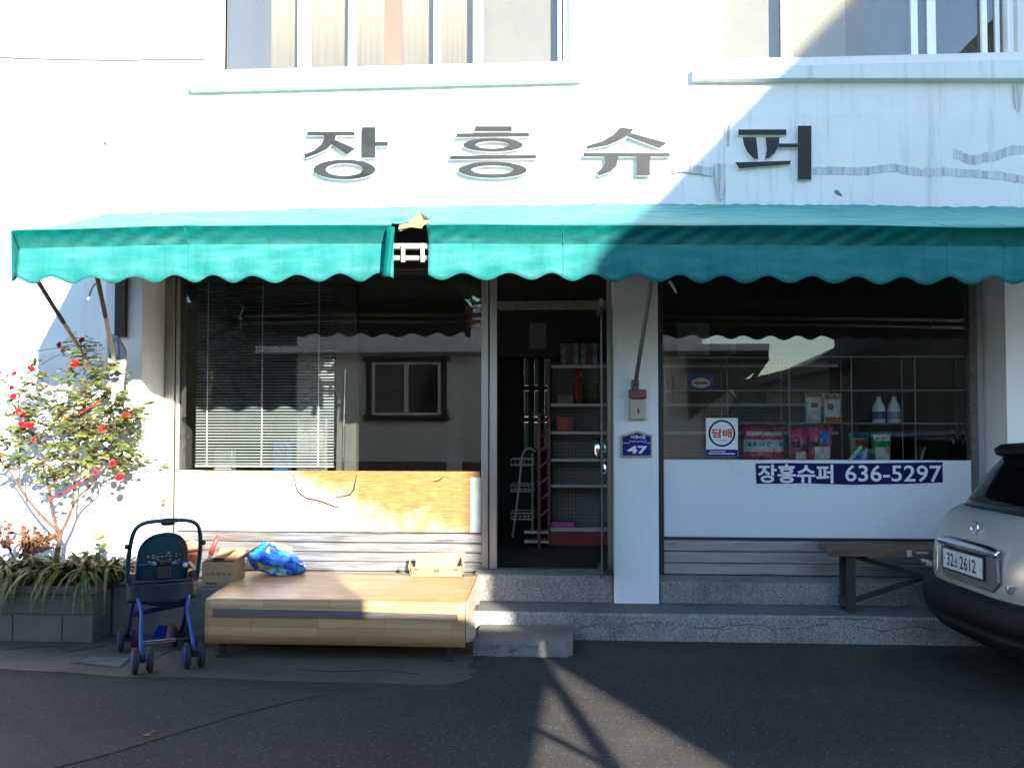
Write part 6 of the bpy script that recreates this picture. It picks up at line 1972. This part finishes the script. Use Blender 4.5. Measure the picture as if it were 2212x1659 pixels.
# tailgate shut line, emblem, plate, handle bar, badges
def rear_x(z, y=0.0):
    for a, b in zip(bodyL[:-1], bodyL[1:]):
        if a[3] <= z <= b[3]:
            t = (z - a[3]) / (b[3] - a[3])
            xr = a[0] + (b[0] - a[0]) * t
            return xr + 0.07 * (y / 0.9) ** 2
    return 0.1
pl_z, pw, ph = 0.765, 0.26, 0.062
rec = C_(MB().prism([(rear_x(0.79) - 0.012, y, z) for y, z in ((-0.40, 0.84), (0.34, 0.84), (0.33, 0.66), (0.28, 0.635), (-0.34, 0.635), (-0.42, 0.70))], (0.02, 0, 0)), 'plate_recess', mat('silver_recess', (0.20, 0.21, 0.21), 0.35, 0.5, 0.03), False, 0.006)
C_(MB().box(rear_x(pl_z) - 0.024, rear_x(pl_z) - 0.0125, -pw - 0.012, pw + 0.012, pl_z - ph - 0.012, pl_z + ph + 0.012), 'plate_frame', M['black'], False, 0.003)
pb_ = C_(MB().box(rear_x(pl_z) - 0.027, rear_x(pl_z) - 0.0242, -pw, pw, pl_z - ph, pl_z + ph), 'number_plate', M['plate'], False)
def cpt(x, y, z): return MATRIX[car] @ Vector((x, y, z))
rv = MATRIX[car].to_3x3() @ Vector((0, -1, 0))
pin = M['letterface']
text_mesh('plate_lettering', '32', pin, car, cpt(rear_x(pl_z) - 0.0275, 0.205, pl_z - 0.042), rv, ez, 0.092, 0.084, 0.012, 0.0008)
text_mesh('plate_lettering', '소', pin, car, cpt(rear_x(pl_z) - 0.0275, 0.105, pl_z - 0.038), rv, ez, 0.05, 0.062, 0.012, 0.0008)
text_mesh('plate_lettering', '2612', pin, car, cpt(rear_x(pl_z) - 0.0275, 0.028, pl_z - 0.042), rv, ez, 0.212, 0.084, 0.012, 0.0008)
for y in (-0.24, 0.235):
    C_(MB().lathe([(0.006, -0.003), (0.007, 0.0), (0.005, 0.001)], 10, 'x', (rear_x(pl_z) - 0.0285, y, pl_z)), 'plate_bolt', M['chrome'])
def bar_(u, v):
    y = 0.40 - 0.80 * u
    a = math.pi * (v * 1.0 - 0.5)
    w_ = 0.040 * (1 - 0.5 * abs(2 * u - 1) ** 6)
    return (rear_x(0.87) - 0.012 - 0.022 * math.cos(a) + 0.012 * (2 * u - 1) ** 2, y, 0.868 + w_ * math.sin(a) - 0.004 * (2 * u - 1) ** 2)
C_(MB().grid(bar_, 24, 10), 'chrome_bar', M['chrome'], solid=0.004)
for y in (0.372,):
    C_(MB().box(rear_x(0.75) - 0.02, rear_x(0.75) - 0.006, y - 0.012, y + 0.012, 0.66, 0.83), 'chrome_side', M['chrome'], False, 0.006)
ez_, er = 0.985, 0.046
em = MB()
for (a0_, a1_) in ((-65, 65), (115, 245)):
    em.tube([(rear_x(ez_) - 0.010, math.cos(R(a)) * er, ez_ + math.sin(R(a)) * er * 0.86) for a in range(a0_, a1_ + 1, 10)], 0.007, 8)
em.tube([(rear_x(ez_) - 0.010, -0.028, ez_ + 0.036), (rear_x(ez_) - 0.012, 0.0, ez_ + 0.03), (rear_x(ez_) - 0.010, 0.03, ez_ + 0.040)], 0.005, 6)
em.tube([(rear_x(ez_) - 0.010, -0.03, ez_ - 0.040), (rear_x(ez_) - 0.012, 0.0, ez_ - 0.03), (rear_x(ez_) - 0.010, 0.028, ez_ - 0.036)], 0.005, 6)
C_(em, 'emblem', M['chrome'])
C_(MB().box(rear_x(0.67, 0.72) - 0.018, rear_x(0.67, 0.72) + 0.02, 0.62, 0.76, 0.655, 0.685), 'model_badge', M['chrome'], False, 0.004)
C_(MB().prism([(rear_x(0.68, -.5) - 0.012, -0.47, 0.70), (rear_x(0.68, -.5) - 0.012, -0.485, 0.70), (rear_x(0.68, -.5) - 0.012, -0.50, 0.675), (rear_x(0.68, -.5) - 0.012, -0.515, 0.70), (rear_x(0.68, -.5) - 0.012, -0.53, 0.70), (rear_x(0.68, -.5) - 0.012, -0.508, 0.655), (rear_x(0.68, -.5) - 0.012, -0.492, 0.655)], (0.02, 0, 0)), 'model_badge', M['chrome'], False)
for (x, s) in ((0.82, 1), (0.82, -1), (Lc - 0.85, 1), (Lc - 0.85, -1)):
    w = C_(MB().lathe([(0.20, -0.10), (0.30, -0.105), (0.335, -0.085), (0.345, 0.0), (0.335, 0.085), (0.30, 0.105), (0.20, 0.10)], 36, 'y', (x, s * 0.80, 0.345)), 'wheel', M['rubber'])
    rmb = MB().lathe([(0.03, -0.108), (0.19, -0.10), (0.215, -0.103), (0.215, 0.103), (0.19, 0.10), (0.03, 0.108)], 30, 'y', (x, s * 0.80, 0.345))
    C_(rmb, 'rim', M['alu'], parent=w)
    am = MB()
    am.ring([(x + 0.44 * math.cos(math.pi * k / 16), s * 0.80, 0.345 + 0.44 * math.sin(math.pi * k / 16)) for k in range(17)] + [(x - 0.44, s * 0.80, 0.30), (x + 0.44, s * 0.80, 0.30)],
            [(x + 0.365 * math.cos(math.pi * k / 16), s * 0.80, 0.345 + 0.365 * math.sin(math.pi * k / 16)) for k in range(17)] + [(x - 0.365, s * 0.80, 0.30), (x + 0.365, s * 0.80, 0.30)], (0, s * 0.128, 0))
    C_(am, 'wheel_arch', M['carblack'], smooth=False, bevel=0.01)
C_(MB().box(0.5, Lc - 0.5, -0.7, 0.7, 0.19, 0.5), 'underbody', M['black'], False)
